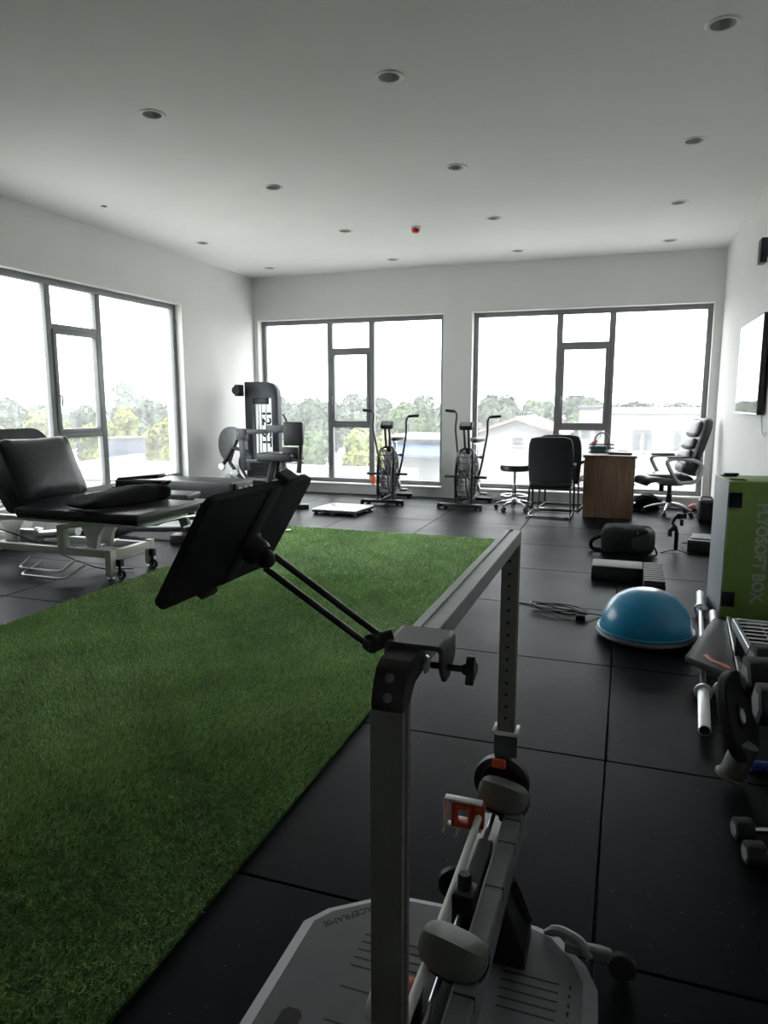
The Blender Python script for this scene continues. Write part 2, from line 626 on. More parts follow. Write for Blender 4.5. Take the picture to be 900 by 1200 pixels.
def turf():
    rng = np.random.default_rng(7)
    m = bpy.data.materials.new('green_turf_blade')
    m.use_nodes = True
    nt = m.node_tree
    bs = nt.nodes['Principled BSDF']
    at = nt.nodes.new('ShaderNodeAttribute')
    at.attribute_name = 'tint'
    ramp = nt.nodes.new('ShaderNodeValToRGB')
    ramp.color_ramp.elements[0].color = (0.18, 0.33, 0.085, 1)
    ramp.color_ramp.elements[1].color = (0.66, 0.88, 0.40, 1)
    e = ramp.color_ramp.elements.new(0.55)
    e.color = (0.42, 0.68, 0.215, 1)
    nt.links.new(at.outputs['Fac'], ramp.inputs['Fac'])
    nt.links.new(ramp.outputs['Color'], bs.inputs['Base Color'])
    bs.inputs['Roughness'].default_value = 0.42
    bs.inputs['Specular IOR Level'].default_value = 0.5
    base = B().mm(TU[0], TU[1], TU[2], TU[3], 0.0, 0.012).build('turf_backing', mat('turf_backing_black', (0.05, 0.11, 0.03), 0.9, var=0.3, scale=90), None, smooth=False)
    # density falls with distance from the viewer; sparser but wider blades at the sides
    pts = []
    for (y0, y1, dens) in ((-1.5, 0.9, 9000), (0.9, 2.2, 36000), (2.2, 3.4, 30000), (3.4, 5.0, 17000), (5.0, 6.9, 10000)):
        n = int((y1 - y0) * (TU[1] - TU[0]) * dens)
        p = np.stack([rng.uniform(TU[0], TU[1], n), rng.uniform(y0, y1, n)], 1)
        front = p[:, 0] > -0.27 - p[:, 1] * 1.02 - 0.25
        want = np.where(front, dens, np.minimum(dens, 12000))
        keep = rng.uniform(0, 1, n) < want / dens
        wid = (36000 / want) ** 0.5
        pts.append(np.concatenate([p[keep], wid[keep][:, None]], 1))
    p = np.concatenate(pts)
    n = len(p)
    # tufts lean in patches, so the pile shows brushed streaks
    fx, fy = p[:, 0], p[:, 1]
    lean_dir = 1.2 + 1.1 * np.sin(fx * 2.3 + 0.7 * fy) + 0.9 * np.sin(fy * 1.9 - fx * 1.3) + rng.normal(0, 0.9, n)
    lean = np.abs(rng.normal(0.75, 0.25, n))
    h = rng.uniform(0.014, 0.026, n)
    w = 0.0017 * p[:, 2]
    a = rng.uniform(0, math.pi, n)
    sx, sy = np.cos(a) * w, np.sin(a) * w
    lx, ly = np.cos(lean_dir) * np.sin(lean) * h, np.sin(lean_dir) * np.sin(lean) * h
    hz = np.cos(lean) * h
    z0 = np.full(n, 0.010)
    V = np.empty((n, 3, 3))
    V[:, 0] = np.stack([fx - sx, fy - sy, z0], 1)
    V[:, 1] = np.stack([fx + sx, fy + sy, z0], 1)
    V[:, 2] = np.stack([fx + lx, fy + ly, z0 + hz], 1)
    me = bpy.data.meshes.new('turf_blades')
    me.vertices.add(3 * n)
    me.vertices.foreach_set('co', V.ravel())
    me.loops.add(3 * n)
    me.loops.foreach_set('vertex_index', np.arange(3 * n, dtype=np.int32))
    me.polygons.add(n)
    me.polygons.foreach_set('loop_start', np.arange(0, 3 * n, 3, dtype=np.int32))
    me.polygons.foreach_set('loop_total', np.full(n, 3, dtype=np.int32))
    patch = 0.5 + 0.16 * np.sin(fx * 6.1 + 2.1 * np.sin(fy * 3.3)) * np.sin(fy * 4.7 + fx) + 0.1 * np.sin(fx * 17 + fy * 3) * np.sin(fy * 13)
    tint = np.clip(patch + rng.normal(0, 0.22, n), 0, 1)
    at_ = me.attributes.new('tint', 'FLOAT', 'POINT')
    at_.data.foreach_set('value', np.repeat(tint, 3).astype(np.float32))
    me.materials.append(m)
    me.update()
    o = bpy.data.objects.new('turf_blades', me)
    COL.objects.link(o)
    o['kind'] = 'stuff'
    root = thing('artificial_turf', 'strip of green artificial turf laid on the black rubber floor', 'turf')
    base.parent = root
    o.parent = root


turf()

# ------------------------------------------------------------------ outside the windows
GZ = -4.6
struct(B().mm(-150, 150, -60, 260, GZ - 0.5, GZ).build('ground', mat('dry_ground', (0.42, 0.42, 0.39), 0.95, var=0.2, scale=0.2), smooth=False))
LEAFMATS = [mat('leaf_green_mid', (0.036, 0.064, 0.013), 0.8, var=0.5, scale=1.5),
            mat('leaf_green_yellow', (0.105, 0.122, 0.012), 0.8, var=0.4, scale=1.5),
            mat('leaf_green_grey', (0.036, 0.052, 0.028), 0.8, var=0.4, scale=1.2)]
M_BARK = mat('bark', (0.062, 0.050, 0.037), 0.9, var=0.3)


def tree(x, y, top, r, kind, label, seed, group, flat=0.8):
    rng = np.random.default_rng(seed)
    root = thing('tree', label, 'tree', (x, y, GZ), 0, group)
    h = top - GZ
    zc = h - r * flat
    b = B()
    b.tube([(0, 0, -0.05), (0.05, 0.03, zc * 0.5), (0, 0.1, zc)], [0.22, 0.17, 0.1], 8)
    for k in range(4):
        a = k * 1.6 + seed
        b.tube([(0.02, 0.05, zc * 0.55), (math.cos(a) * r * 0.5, math.sin(a) * r * 0.5, zc)], [0.1, 0.04], 6)
    b.build('trunk', M_BARK, root)
    # crown: clumps of leaf quads on overlapping balls
    nb = 16
    cs = []
    for k in range(nb):
        d = rng.normal(size=3)
        d /= np.linalg.norm(d)
        f = rng.uniform(0.25, 0.72)
        cs.append((d * f * np.array([r, r, r * flat]) + np.array([0, 0, zc]), r * rng.uniform(0.34, 0.5)))
    n = 3000
    idx = rng.integers(0, nb, n)
    C = np.array([c[0] for c in cs])[idx]
    R = np.array([c[1] for c in cs])[idx]
    d = rng.normal(size=(n, 3))
    d /= np.linalg.norm(d, axis=1)[:, None]
    P = C + d * (R * rng.uniform(0.75, 1.08, n))[:, None]
    u = rng.normal(size=(n, 3))
    u -= d * (u * d).sum(1)[:, None] * 0.6
    u /= np.linalg.norm(u, axis=1)[:, None]
    v = np.cross(u, d + rng.normal(0, 0.4, (n, 3)))
    v /= np.linalg.norm(v, axis=1)[:, None]
    s = r * 0.13
    V = np.stack([P - u * s, P + v * s * 0.6, P + u * s, P - v * s * 0.6], 1).reshape(-1, 3)
    me = bpy.data.meshes.new('crown')
    me.from_pydata(V.tolist(), [], [(4 * i, 4 * i + 1, 4 * i + 2, 4 * i + 3) for i in range(n)])
    me.materials.append(LEAFMATS[kind])
    o = bpy.data.objects.new('crown', me)
    COL.objects.link(o)
    o.parent = root
    o['kind'] = 'stuff'
    return root


rt_ = random.Random(3)
# wood behind the back windows, two staggered rows
for row, y0 in enumerate((57.0, 63.5, 70.0)):
    for i in range(13):
        x = -37.5 + i * 4.0 + (0.0, 2.0, 1.0)[row] + rt_.uniform(-0.2, 0.2)
        top = 1.38 + rt_.uniform(-0.1, 0.5) + (0.2, 0.8, 1.35)[row] - (0.45 if x > 1 else 0)
        tree(x, y0 + rt_.uniform(-0.4, 0.4), top, (2.15, 2.35, 2.45)[row], (2, 0, 2, 2)[(i + row) % 4],
             'hazy tree in the wood far beyond the back windows', 20 + i + 30 * row, 'trees of the far wood', 1.5)
for (x, y, top, r, kd, lb) in ((-8.45, 23.0, 0.25, 1.05, 1, 'yellow-green tree behind the left air bike, beyond the window'),
                               (-17.6, 36, 0.75, 1.9, 0, 'green tree outside, behind the weight stack machine'),
                               (-13.2, 37, 0.55, 1.8, 1, 'light green tree outside, behind the casement of the middle window'),
                               (-9.4, 41, 0.6, 1.8, 2, 'grey-green tree outside, behind the right pane of the middle window')):
    tree(x, y, top, r, kd, lb, int(abs(x * 10)), None, 1.35)
# left window: a bushy yellow-green row and taller hazy trees behind it
LR = ('yellow-green tree at the far left edge of the photo', 'light green tree left of the casement of the left window', 'light green tree behind the left mullion of the left window',
      'yellow-green tree in the casement of the left window', 'yellow-green tree behind the right mullion of the left window', 'yellow-green tree left of the blue-grey shed outside',
      'yellow-green tree right behind the blue-grey shed outside', 'yellow-green tree at the right edge of the left window')
for i, lb in enumerate(LR):
    tree(-21.0 - 0.5 * (i % 2), 17.2 + 1.72 * i + (0.4 if i > 4 else 0), 1.0 + 0.2 * ((i * 7) % 3), 1.02, (1, 1, 1, 1, 1, 1, 1, 1)[i], lb, 300 + i, None, 2.1)
LB = ('hazy tree behind the far left pane', 'hazy tree behind the backrest of the treatment table', 'round hazy tree rising behind the casement of the left window', 'hazy tree behind the right mullion of the left window',
      'tall hazy tree rising above the blue-grey shed outside', 'hazy tree right of the tall one in the left window', 'low hazy tree at the right edge of the left window')
for i, (lb, y, tp) in enumerate(zip(LB, (26.4, 29.5, 32.6, 35.7, 39.4, 42.6, 45.2), (1.9, 2.0, 2.3, 2.1, 3.25, 2.2, 1.7))):
    tree(-32.0, y, tp, 1.75 if i == 4 else 1.5, 2, lb, 400 + i, None, 1.7)
M_BWHITE = mat('white_render', (0.186, 0.183, 0.186), 0.8, var=0.04, scale=0.8)
M_PINKROOF = mat('pale_pink_roof_tile', (0.149, 0.105, 0.096), 0.8, var=0.08, scale=2)
M_BGREY = mat('grey_roof_felt', (0.040, 0.041, 0.039), 0.8, var=0.1, scale=0.7)
M_BBLUE = mat('blue_grey_cladding', (0.037, 0.046, 0.068), 0.7, var=0.08, scale=0.7)
M_BLUE = mat('light_blue_awning', (0.062, 0.093, 0.167), 0.7, var=0.08, scale=0.7)
M_DWIN = mat('far_window_glass', (0.056, 0.062, 0.068), 0.25, var=0.1)

# white building behind the right pane
t = thing('white_building', 'flat white building with narrow windows outside, behind the office chair', 'building', (3.1, 24.0, GZ))
b = B()
b.mm(-3.9, 6, 0.3, 9, 0, 5.6)
b.build('walls', M_BWHITE, t, smooth=False)
B().mm(-4.0, 6.1, 0.2, 9.1, 5.6, 5.74, 0.02).build('parapet', M_BWHITE, t)
for wx in (-2.81, -2.46, -1.58, 0.1, 1.2):
    w = B().mm(wx - 0.11, wx + 0.11, 0.24, 0.32, 4.41, 4.96).build('window', M_DWIN, t)
    B().mm(wx - 0.15, wx + 0.15, 0.14, 0.3, 5.08, 5.13).build('window_hood', M_BWHITE, w)
    B().mm(wx - 0.14, wx + 0.14, 0.18, 0.3, 4.36, 4.41).build('window_sill', M_BWHITE, w)
t = thing('small_white_house', 'small pale house beyond the middle of the right-hand window', 'building', (-1.8, 40.0, GZ))
B().mm(-0.75, 0.8, 0, 5, 0, 5.6).build('walls', M_BWHITE, t, smooth=False)
B().mm(-0.85, 0.9, -0.15, 5.15, 5.6, 5.75, 0.02).build('roof', M_BGREY, t)
for wx in (-0.35, 0.35):
    B().mm(wx - 0.25, wx + 0.25, -0.03, 0.05, 4.0, 4.8).build('window', M_DWIN, t)
# gabled house
t = thing('gabled_house', 'white house with a pale pink gabled roof outside the right-hand window', 'building', (-5.0, 34.0, GZ))
FR = frame((0, 0, 0), (1, 0, 0), (0, 0, 1))
b = B()
b.prism([(-1.9, 0), (1.9, 0), (1.9, 4.45), (0, 5.1), (-1.9, 4.45)], -6, 0, FR)
b.build('walls', M_BWHITE, t, smooth=False)
for s in (-1, 1):
    b = B()
    b.prism([(0, 5.12), (s * 2.25, 4.36), (s * 2.25, 4.46), (0, 5.28)], -6.3, 0.4, FR)
    b.build('roof_slope', M_PINKROOF, t, smooth=False)
w = B().mm(-0.22, 0.28, -0.03, 0.05, 3.9, 4.3).build('window', M_DWIN, t)
B().mm(-0.28, 0.34, -0.08, 0.02, 3.83, 3.9).build('window_sill', M_BWHITE, w)
t = thing('blue_awning_shed', 'low white shed with a pale blue awning behind the left air bike', 'building', (-9.0, 29.5, GZ))
B().mm(-1.2, 1.6, 0.4, 4, 0, 4.35).build('walls', M_BWHITE, t, smooth=False)
B().mm(-1.3, 1.7, -0.1, 4.2, 4.35, 4.48, 0.02).build('roof', M_BWHITE, t)
B().prism([(-0.9, 3.65), (0.4, 4.1), (0.4, 4.2), (-0.9, 3.75)], -1.3, 1.7, frame((0, 0, 0), (0, 1, 0), (0, 0, 1))).build('awning', M_BLUE, t, smooth=False)
t = thing('low_flat_roof', 'flat grey roof with a white kerb below the middle window', 'building', (-10.9, 13.2, GZ))
B().mm(-3.5, 4.6, 0, 8.0, 0, 3.55).build('walls', M_BWHITE, t, smooth=False)
B().mm(-3.4, 4.5, 0.1, 7.7, 3.55, 3.59).build('roof_felt', M_BGREY, t, smooth=False)
B().mm(-3.6, 4.7, 7.7, 8.1, 3.5, 3.9, 0.03).build('kerb', M_BWHITE, t)
# roofs below the left window
t = thing('grey_shed_roof', 'flat grey shed roof outside the left window', 'building', (-13.0, 16.2, GZ), math.radians(8))
B().mm(-2.0, 2.4, -2.2, 3.6, 0, 4.0).build('walls', M_BWHITE, t, smooth=False)
B().mm(-1.9, 2.3, -2.1, 3.5, 4.0, 4.05).build('roof_felt', M_BGREY, t, smooth=False)
B().mm(-2.15, -1.8, -2.3, 3.7, 3.95, 4.25, 0.03).build('kerb', M_BWHITE, t)
t = thing('blue_grey_shed', 'blue-grey clad shed outside the left window', 'building', (-18.4, 22.3, GZ), math.radians(5))
B().mm(-0.5, 0.5, -0.4, 0.75, 0, 4.55).build('walls', M_BBLUE, t, smooth=False)
B().mm(-0.56, 0.56, -0.46, 0.81, 4.55, 4.64, 0.02).build('roof', M_BGREY, t)

# ------------------------------------------------------------------ strength-testing frame in the foreground
FX0, FX1 = -0.3045, -0.2596
FXC = (FX0 + FX1) / 2
M_PLATE = mat('grey_platform_plastic', (0.115, 0.118, 0.125), 0.45, var=0.06, bump=0.04, bscale=500)
M_RIM = mat('light_grey_platform_rim', (0.27, 0.275, 0.30), 0.45, var=0.05)
M_SLOT = mat('slot_black', (0.008, 0.008, 0.008), 0.7)
M_POST = mat('grey_extruded_post', (0.27, 0.27, 0.25), 0.4, 0.25, var=0.04, aniso=(40, 40, 1), scale=4)
M_PAD = mat('grey_green_foam_pad', (0.16, 0.165, 0.15), 0.5, var=0.06, bump=0.05, bscale=600)

ff = thing('strength_testing_frame', 'grey strength-testing frame with two posts, crossbeam and hexagonal base in the foreground', 'gym machine')
PLAT = [(-0.742, 1.497), (-0.70, 1.56), (-0.60, 1.635), (-0.50, 1.672), (-0.40, 1.678), (-0.16, 1.678), (-0.10, 1.66), (-0.03, 1.585), (0.0, 1.52),
        (0.004, 1.45), (0.004, 1.10), (0.0, 1.03), (-0.03, 0.965), (-0.10, 0.89), (-0.16, 0.872), (-0.40, 0.872), (-0.50, 0.878), (-0.60, 0.915), (-0.70, 0.99), (-0.742, 1.053)]
PC = (-0.37, 1.275)


def shrink(poly, d):
    out = []
    n = len(poly)
    for i in range(n):
        a, p, c = Vector(poly[i - 1]), Vector(poly[i]), Vector(poly[(i + 1) % n])
        e1, e2 = (p - a).normalized(), (c - p).normalized()
        n1, n2 = Vector((-e1.y, e1.x)), Vector((-e2.y, e2.x))
        m = (n1 + n2).normalized()
        k = d / max(0.4, m.dot(n1))
        q1, q2 = p + m * k, p - m * k
        ctr = Vector(PC)
        out.append(tuple(q1 if (q1 - ctr).length < (q2 - ctr).length else q2))
    return out


P_IN = shrink(PLAT, 0.034)
b = B()
n = len(PLAT)
lo = [(x, y, 0.002) for x, y in PLAT]
mid = [(x, y, 0.026) for x, y in PLAT]
hi = [(x, y, 0.043) for x, y in P_IN]
b._geo(lo + mid + hi, [(i, (i + 1) % n, n + (i + 1) % n, n + i) for i in range(n)] +
       [(n + i, n + (i + 1) % n, 2 * n + (i + 1) % n, 2 * n + i) for i in range(n)] + [tuple(range(n))[::-1]])
plat = b.build('base_rim', M_RIM, ff, ang=25)
b = B()
b.prism(P_IN, 0.036, 0.0432)
bp = b.build('base_plate', M_PLATE, ff, smooth=False)
for (x0, x1, ys) in ((-0.215, -0.085, [1.488 - 0.0257 * k for k in range(5)]), (-0.565, -0.40, [1.488 - 0.0257 * k for k in range(5)]),
                     (-0.565, -0.40, [1.32, 1.226]), (-0.215, -0.085, [1.162 - 0.0257 * k for k in range(5)])):
    for y in ys:
        B().mm(x0, x1, y - 0.0022, y + 0.0022, 0.0425, 0.0436).build('slot', M_SLOT, bp, smooth=False)
b = B()
b.mm(-0.665, -0.612, 1.10, 1.232, 0.0425, 0.0437, 0.0)
hole = B().prism([(-0.637 + 0.024 * sx * (1 if k else .6), 1.165 + 0.064 * sy * (0.8 if k else 1)) for (sx, sy, k) in
                  ((-1, -1, 0), (1, -1, 0), (1, -1, 1), (1, 1, 1), (1, 1, 0), (-1, 1, 0), (-1, 1, 1), (-1, -1, 1))], 0.0425, 0.0438).build('hand_hole', M_SLOT, bp, smooth=False)
b.bm.free()
# lettering, read from the far side of the frame
ang = math.atan2(1.57 - 1.476, -0.592 + 0.686)
text_mesh('lettering', 'FORCEFRAME', 0.027, M_SLOT, bp,
          Matrix.Translation((-0.617, 1.545, 0.0436)) @ Matrix.Rotation(ang + math.pi, 4, 'Z'), 0.0004, sx=1.05)
for k in range(5):
    text_mesh('slot_number', str(5 - k), 0.016, M_SLOT, bp,
              Matrix.Translation((-0.060, 1.488 - 0.0257 * k, 0.0436)) @ Matrix.Rotation(math.pi, 4, 'Z'), 0.0003)

# transport wheel brackets at the two far/near right corners
b = B()
b.tube(fillet([(-0.135, 1.635, 0.05), (-0.10, 1.63, 0.07), (-0.045, 1.605, 0.072), (-0.02, 1.585, 0.05)], 0.03), [0.006] + [0.013] * 12 + [0.01], 8)
b.build('wheel_arm', M_RIM, ff)
b = B()
b.prism([(-0.062, -0.010), (0.02, -0.016), (0.045, -0.012), (0.052, 0.0), (0.045, 0.012), (0.02, 0.016), (-0.062, 0.010)], 0.0, 0.026, Matrix.Translation((-0.02, 1.60, 0.043)), 0.004)
b.mm(-0.065, -0.01, 1.597, 1.603, 0.068, 0.0705)
b.build('wheel_lever', M_MGREY, ff)
b = B()
b.lathe([(0.012, -0.012), (0.03, -0.012), (0.034, -0.008), (0.034, 0.008), (0.03, 0.012), (0.012, 0.012)], 24, frame((0.052, 1.60, 0.036), (1, 0, 0), (0, 0, 1)))
b.build('transport_wheel', M_RUBBER, ff)

# front post and rear post
def post(y0, y1, z0, z1, name):
    b = B()
    w = FX1 - FX0
    s = 0.004
    # extruded profile with a groove down each side
    prof = [(FX0, y0), (FX1, y0), (FX1, y0 + 0.011), (FX1 - s, y0 + 0.012), (FX1 - s, y1 - 0.012), (FX1, y1 - 0.011), (FX1, y1),
            (FX0, y1), (FX0, y1 - 0.011), (FX0 + s, y1 - 0.012), (FX0 + s, y0 + 0.012), (FX0, y0 + 0.011)]
    b.prism(prof, z0, z1)
    return b.build(name, M_POST, ff, ang=20)


p_front = post(0.823, 0.860, 0.42, 0.976, 'post')
p_back = post(1.852, 1.889, 0.44, 1.0, 'post')
# adjustment holes down the rear post
for k in range(14):
    z = 0.955 - 0.0345 * k
    B().cyl((FXC, 1.8515, z), (FXC, 1.856, z), 0.0042, n=10).build('adjustment_hole', M_SLOT, p_back)
# crossbeam with a groove along its top
zt, zb = 1.035, 1.0
b = B()
prof = [(FX0, zb), (FX1, zb), (FX1, zt - 0.002), (FX1 - 0.002, zt), (FXC + 0.003, zt), (FXC + 0.002, zt - 0.003), (FXC - 0.006, zt - 0.003), (FXC - 0.007, zt),
        (FX0 + 0.002, zt), (FX0, zt - 0.002)]
b.prism(prof, -1.892, -0.93, frame((0, 0, 0), (1, 0, 0), (0, 0, 1)))
beam = b.build('crossbeam', M_GREYM, ff, ang=20)
B().mm(FX0, FX1, 1.889, 1.896, 0.985, 1.0352, 0.002).build('beam_end_cap', M_BLACK, beam)
# moulded corner between post and beam
b = B()
b.prism([(0.824, 0.974), (0.861, 0.974), (0.868, 0.988), (0.884, 0.998), (0.932, 0.9995), (0.932, 1.0345), (0.862, 1.0345), (0.845, 1.028), (0.834, 1.012), (0.827, 0.99)],
        FX0 + 0.0005, FX1 - 0.0005, frame((0, 0, 0), (0, 1, 0), (0, 0, 1)), 0.0015)
cor = b.build('corner_joint', M_BLACK, ff, ang=30)
for (y, z, nx) in ((0.8385, 1.017, (0, -0.75, 0.6)), (0.8285, 0.993, (0, -0.97, 0.2))):
    B().lathe([(0.0, 0.0045), (0.004, 0.0045), (0.006, 0.003), (0.0075, -0.002)], 16, frame((FXC, y, z), (1, 0, 0), Vector((1, 0, 0)).cross(Vector(nx)) * -1), caps=False).build('bolt', M_MGREY, cor)

# lower telescoping sleeve, red catch and pivot at the rear post
b = B()
for (x0, x1, y0, y1) in ((-0.318, -0.308, 1.84, 1.90), (-0.256, -0.246, 1.84, 1.90), (-0.308, -0.256, 1.84, 1.8475)):
    b.mm(x0, x1, y0, y1, 0.458, 0.470, 0.002)
b.build('sleeve_collar', M_WHITEP, ff)
b = B()
b.prism([(-0.312, 0.36), (-0.252, 0.36), (-0.252, 0.458), (-0.312, 0.458)], -1.895, -1.845, frame((0, 0, 0), (1, 0, 0), (0, 0, 1)), 0.003)
b.prism([(1.845, 0.40), (1.845, 0.452), (1.825, 0.41), (1.822, 0.385), (1.845, 0.38)], -0.306, -0.268, frame((0, 0, 0), (0, 1, 0), (0, 0, 1)), 0.002)
b.build('sleeve', M_DGREY, ff, ang=30)
B().mm(-0.310, -0.272, 1.806, 1.826, 0.376, 0.402, 0.005, 2).build('release_catch', M_RED, ff)
b = B()
MD = frame((-0.284, 1.83, 0.328), (1, 0, 0), (0, 0, 1))
b.lathe([(0.02, -0.018), (0.068, -0.018), (0.077, -0.012), (0.077, 0.012), (0.068, 0.018), (0.06, 0.019), (0.056, 0.012), (0.02, 0.012)], 36, MD)
b.build('pivot_disc', M_BLACK, ff)
# front twin of sleeve below the front post (mostly out of view)
B().mm(-0.312, -0.252, 0.815, 0.868, 0.30, 0.43, 0.003).build('sleeve', M_DGREY, ff)

# lower arm: side rail with a pale strip for its edge highlight, steel rod, slider block
b = B()
b.prism([(-0.2536, 0.205), (-0.214, 0.205), (-0.212, 0.295), (-0.216, 0.300), (-0.2536, 0.300)], -1.80, -0.83, frame((0, 0, 0), (1, 0, 0), (0, 0, 1)))
rail = b.build('arm_rail', M_MGREY, ff, ang=30)
B().mm(-0.2575, -0.2535, 0.83, 1.80, 0.285, 0.3025, 0.0015).build('edge_highlight', M_RIM, rail)
for y in (1.70, 1.60, 1.43, 1.12, 1.02):
    B().mm(-0.2525, -0.2115, y - 0.002, y + 0.002, 0.27, 0.3008).build('rail_joint', M_SLOT, rail)
b = B()
b.cyl((-0.318, 0.87, 0.30), (-0.318, 1.80, 0.30), 0.0095, n=16)
b.build('guide_rod', M_WHITEM, ff)
b = B()
b.cyl((-0.292, 0.87, 0.272), (-0.292, 1.80, 0.272), 0.007, n=12)
b.build('guide_rod', M_STEEL, ff)
b = B()
b.mm(-0.302, -0.266, 1.42, 1.60, 0.245, 0.298, 0.004)
b.build('load_cell', M_DGREY, ff)
b = B()
b.mm(-0.312, -0.262, 1.345, 1.40, 0.235, 0.325, 0.008)
b.lathe([(0.0, 0.03), (0.012, 0.03), (0.016, 0.022), (0.016, -0.01)], 14, Matrix.Translation((-0.288, 1.372, 0.33)), caps=False)
b.build('slider_knob', M_BLACK, ff)
b = B()
b.mm(-0.33, -0.256, 0.85, 1.83, 0.205, 0.225, 0.003)
b.build('arm_tray', M_BLACK, ff)
# black stand that carries the arm on the base
b = B()
b.prism([(-0.255, 0.043), (-0.165, 0.043), (-0.168, 0.085), (-0.215, 0.205), (-0.255, 0.205)], -1.625, -1.50, frame((0, 0, 0), (1, 0, 0), (0, 0, 1)), 0.005)
b.tube([(-0.205, 1.57, 0.21), (-0.172, 1.60, 0.10)], 0.010, 8)
b.build('arm_stand', M_BLACK, ff, ang=30)
b = B()
b.prism([(0.93, 0.043), (1.06, 0.043), (1.04, 0.215), (0.97, 0.215)], -0.255, -0.165, frame((0, 0, 0), (0, 1, 0), (0, 0, 1)), 0.006)
b.build('arm_stand', M_BLACK, ff, ang=30)
b = B()
b.lathe([(0.015, -0.012), (0.036, -0.012), (0.041, -0.007), (0.041, 0.007), (0.036, 0.012), (0.015, 0.012)], 26, frame((-0.35, 1.54, 0.205), (0.9, 0.4, 0), (0, 0, 1)))
b.mm(-0.35, -0.32, 1.535, 1.548, 0.197, 0.213)
b.build('adjustment_wheel', M_BLACK, ff)


def pad(y, z, w):
    """limb pad: oval cushion with a ridge across its top, on a black backing"""
    MT = Matrix.Translation((-0.268, y, z)) @ Matrix.Rotation(math.radians(-6), 4, 'Z') @ Matrix.Rotation(math.radians(8), 4, 'Y') @ Matrix.Rotation(math.radians(38), 4, 'X')
    hw, hd = w / 2, 0.047
    b = B()
    nu, rows = 28, []
    # outline: straight far edge, round near edge (local -y towards the viewer)
    out = []
    for i in range(nu):
        t = 2 * math.pi * i / nu
        c, s = math.cos(t), math.sin(t)
        x = hw * math.copysign(abs(c) ** 0.72, c)
        yy = hd * (math.copysign(abs(s) ** 0.5, s) * 0.75 if s > 0 else math.copysign(abs(s) ** 0.85, s) * 1.12)
        if s > 0:
            x *= 1 - 0.14 * (yy / hd)
        out.append((x, yy))
    lv = [(0.0, 1.0), (0.010, 1.03), (0.018, 1.01), (0.024, 0.93)]
    rings = []
    for (h, f) in lv:
        rings.append([(x * f, yy * f, h) for x, yy in out])
    verts = [p for r_ in rings for p in r_]
    faces = [(r_ * nu + i, r_ * nu + (i + 1) % nu, (r_ + 1) * nu + (i + 1) % nu, (r_ + 1) * nu + i) for r_ in range(len(lv) - 1) for i in range(nu)]
    base = len(verts)
    verts += [(-hw * 0.88, -0.002, 0.050), (-hw * 0.3, -0.002, 0.060), (hw * 0.3, -0.002, 0.060), (hw * 0.88, -0.002, 0.050)]
    top = (len(lv) - 1) * nu
    # roof from the last ring up to the ridge
    def near(i):
        x, yy, _ = verts[top + i]
        return min(range(4), key=lambda k: (verts[base + k][0] - x) ** 2)
    for i in range(nu):
        j = (i + 1) % nu
        a, c = near(i), near(j)
        if a == c:
            faces.append((top + i, top + j, base + a))
        else:
            faces.append((top + i, top + j, base + c, base + a))
    faces.append(tuple(range(nu))[::-1])
    b._geo(verts, faces, MT)
    o = b.build('limb_pad', M_PAD, ff, ang=24)
    b = B()
    b.prism([(x * 1.06, yy * 1.06) for x, yy in out], -0.016, 0.004, MT, 0.003)
    b.build('pad_backing', M_BLACK, o, ang=35)
    b = B()
    b.cyl((-0.268, y + 0.02, z - 0.085), (-0.268, y + 0.012, z - 0.005), 0.016, n=14)
    b.build('pad_stem', M_BLACK, o)


pad(1.772, 0.325, 0.135)
pad(1.195, 0.325, 0.135)
# side hook: white bracket holding a red square ring
b = B()
for (x0, x1, z0, z1) in ((-0.412, -0.404, 0.262, 0.338), (-0.412, -0.31, 0.334, 0.341), (-0.412, -0.31, 0.258, 0.265)):
    b.mm(x0, x1, 1.675, 1.70, z0, z1, 0.003)
b.tube([(-0.408, 1.685, 0.262), (-0.414, 1.685, 0.235)], 0.004, 8)
b.tube([(-0.372, 1.685, 0.26), (-0.378, 1.685, 0.232)], 0.003, 8)
hook = b.build('side_hook', M_WHITEP, ff)
b = B()
for (x0, x1, z0, z1) in ((-0.390, -0.378, 0.268, 0.332), (-0.345, -0.333, 0.268, 0.332), (-0.378, -0.345, 0.320, 0.332), (-0.378, -0.345, 0.268, 0.280)):
    b.mm(x0, x1, 1.668, 1.705, z0, z1, 0.002)
b.mm(-0.333, -0.305, 1.678, 1.70, 0.268, 0.332, 0.002)
b.build('red_ring', M_RED, hook)
# near holder with red lip, half hidden by the front post
b = B()
b.mm(-0.395, -0.312, 1.075, 1.13, 0.20, 0.292, 0.006)
h2 = b.build('side_holder', M_BLACK, ff)
B().mm(-0.397, -0.310, 1.073, 1.132, 0.289, 0.300, 0.003).build('red_lip', M_RED, h2)
b = B()
b.lathe([(0.0, -0.01), (0.024, -0.01), (0.028, -0.004), (0.028, 0.006), (0.02, 0.01), (0.0, 0.01)], 20, frame((-0.40, 1.10, 0.245), (0, 1, 0), (0, 0, 1)))
b.build('holder_cap', M_WHITEP, h2)

# ------------------------------------------------------------------ tablet on its clamp arm
BL, BR, TR, TL = Vector((-0.537, 0.694, 1.128)), Vector((-0.5235, 0.940, 1.1325)), Vector((-0.437, 0.933, 1.272)), Vector((-0.452, 0.687, 1.268))
ctr = (BL + BR + TR + TL) / 4
xd = ((BR - BL) + (TR - TL)).normalized()
yd = ((TL - BL) + (TR - BR)).normalized()
TW, TH = 0.248, 0.166
MTAB = frame(ctr, xd, yd)          # local z = normal, towards the viewer's side (+X, down)
tab = thing('tablet', 'black tablet seen from behind, gripped by the clamp arm on the frame', 'tablet', ctr)
inv = Matrix.Translation(-ctr)
MT2 = inv @ MTAB


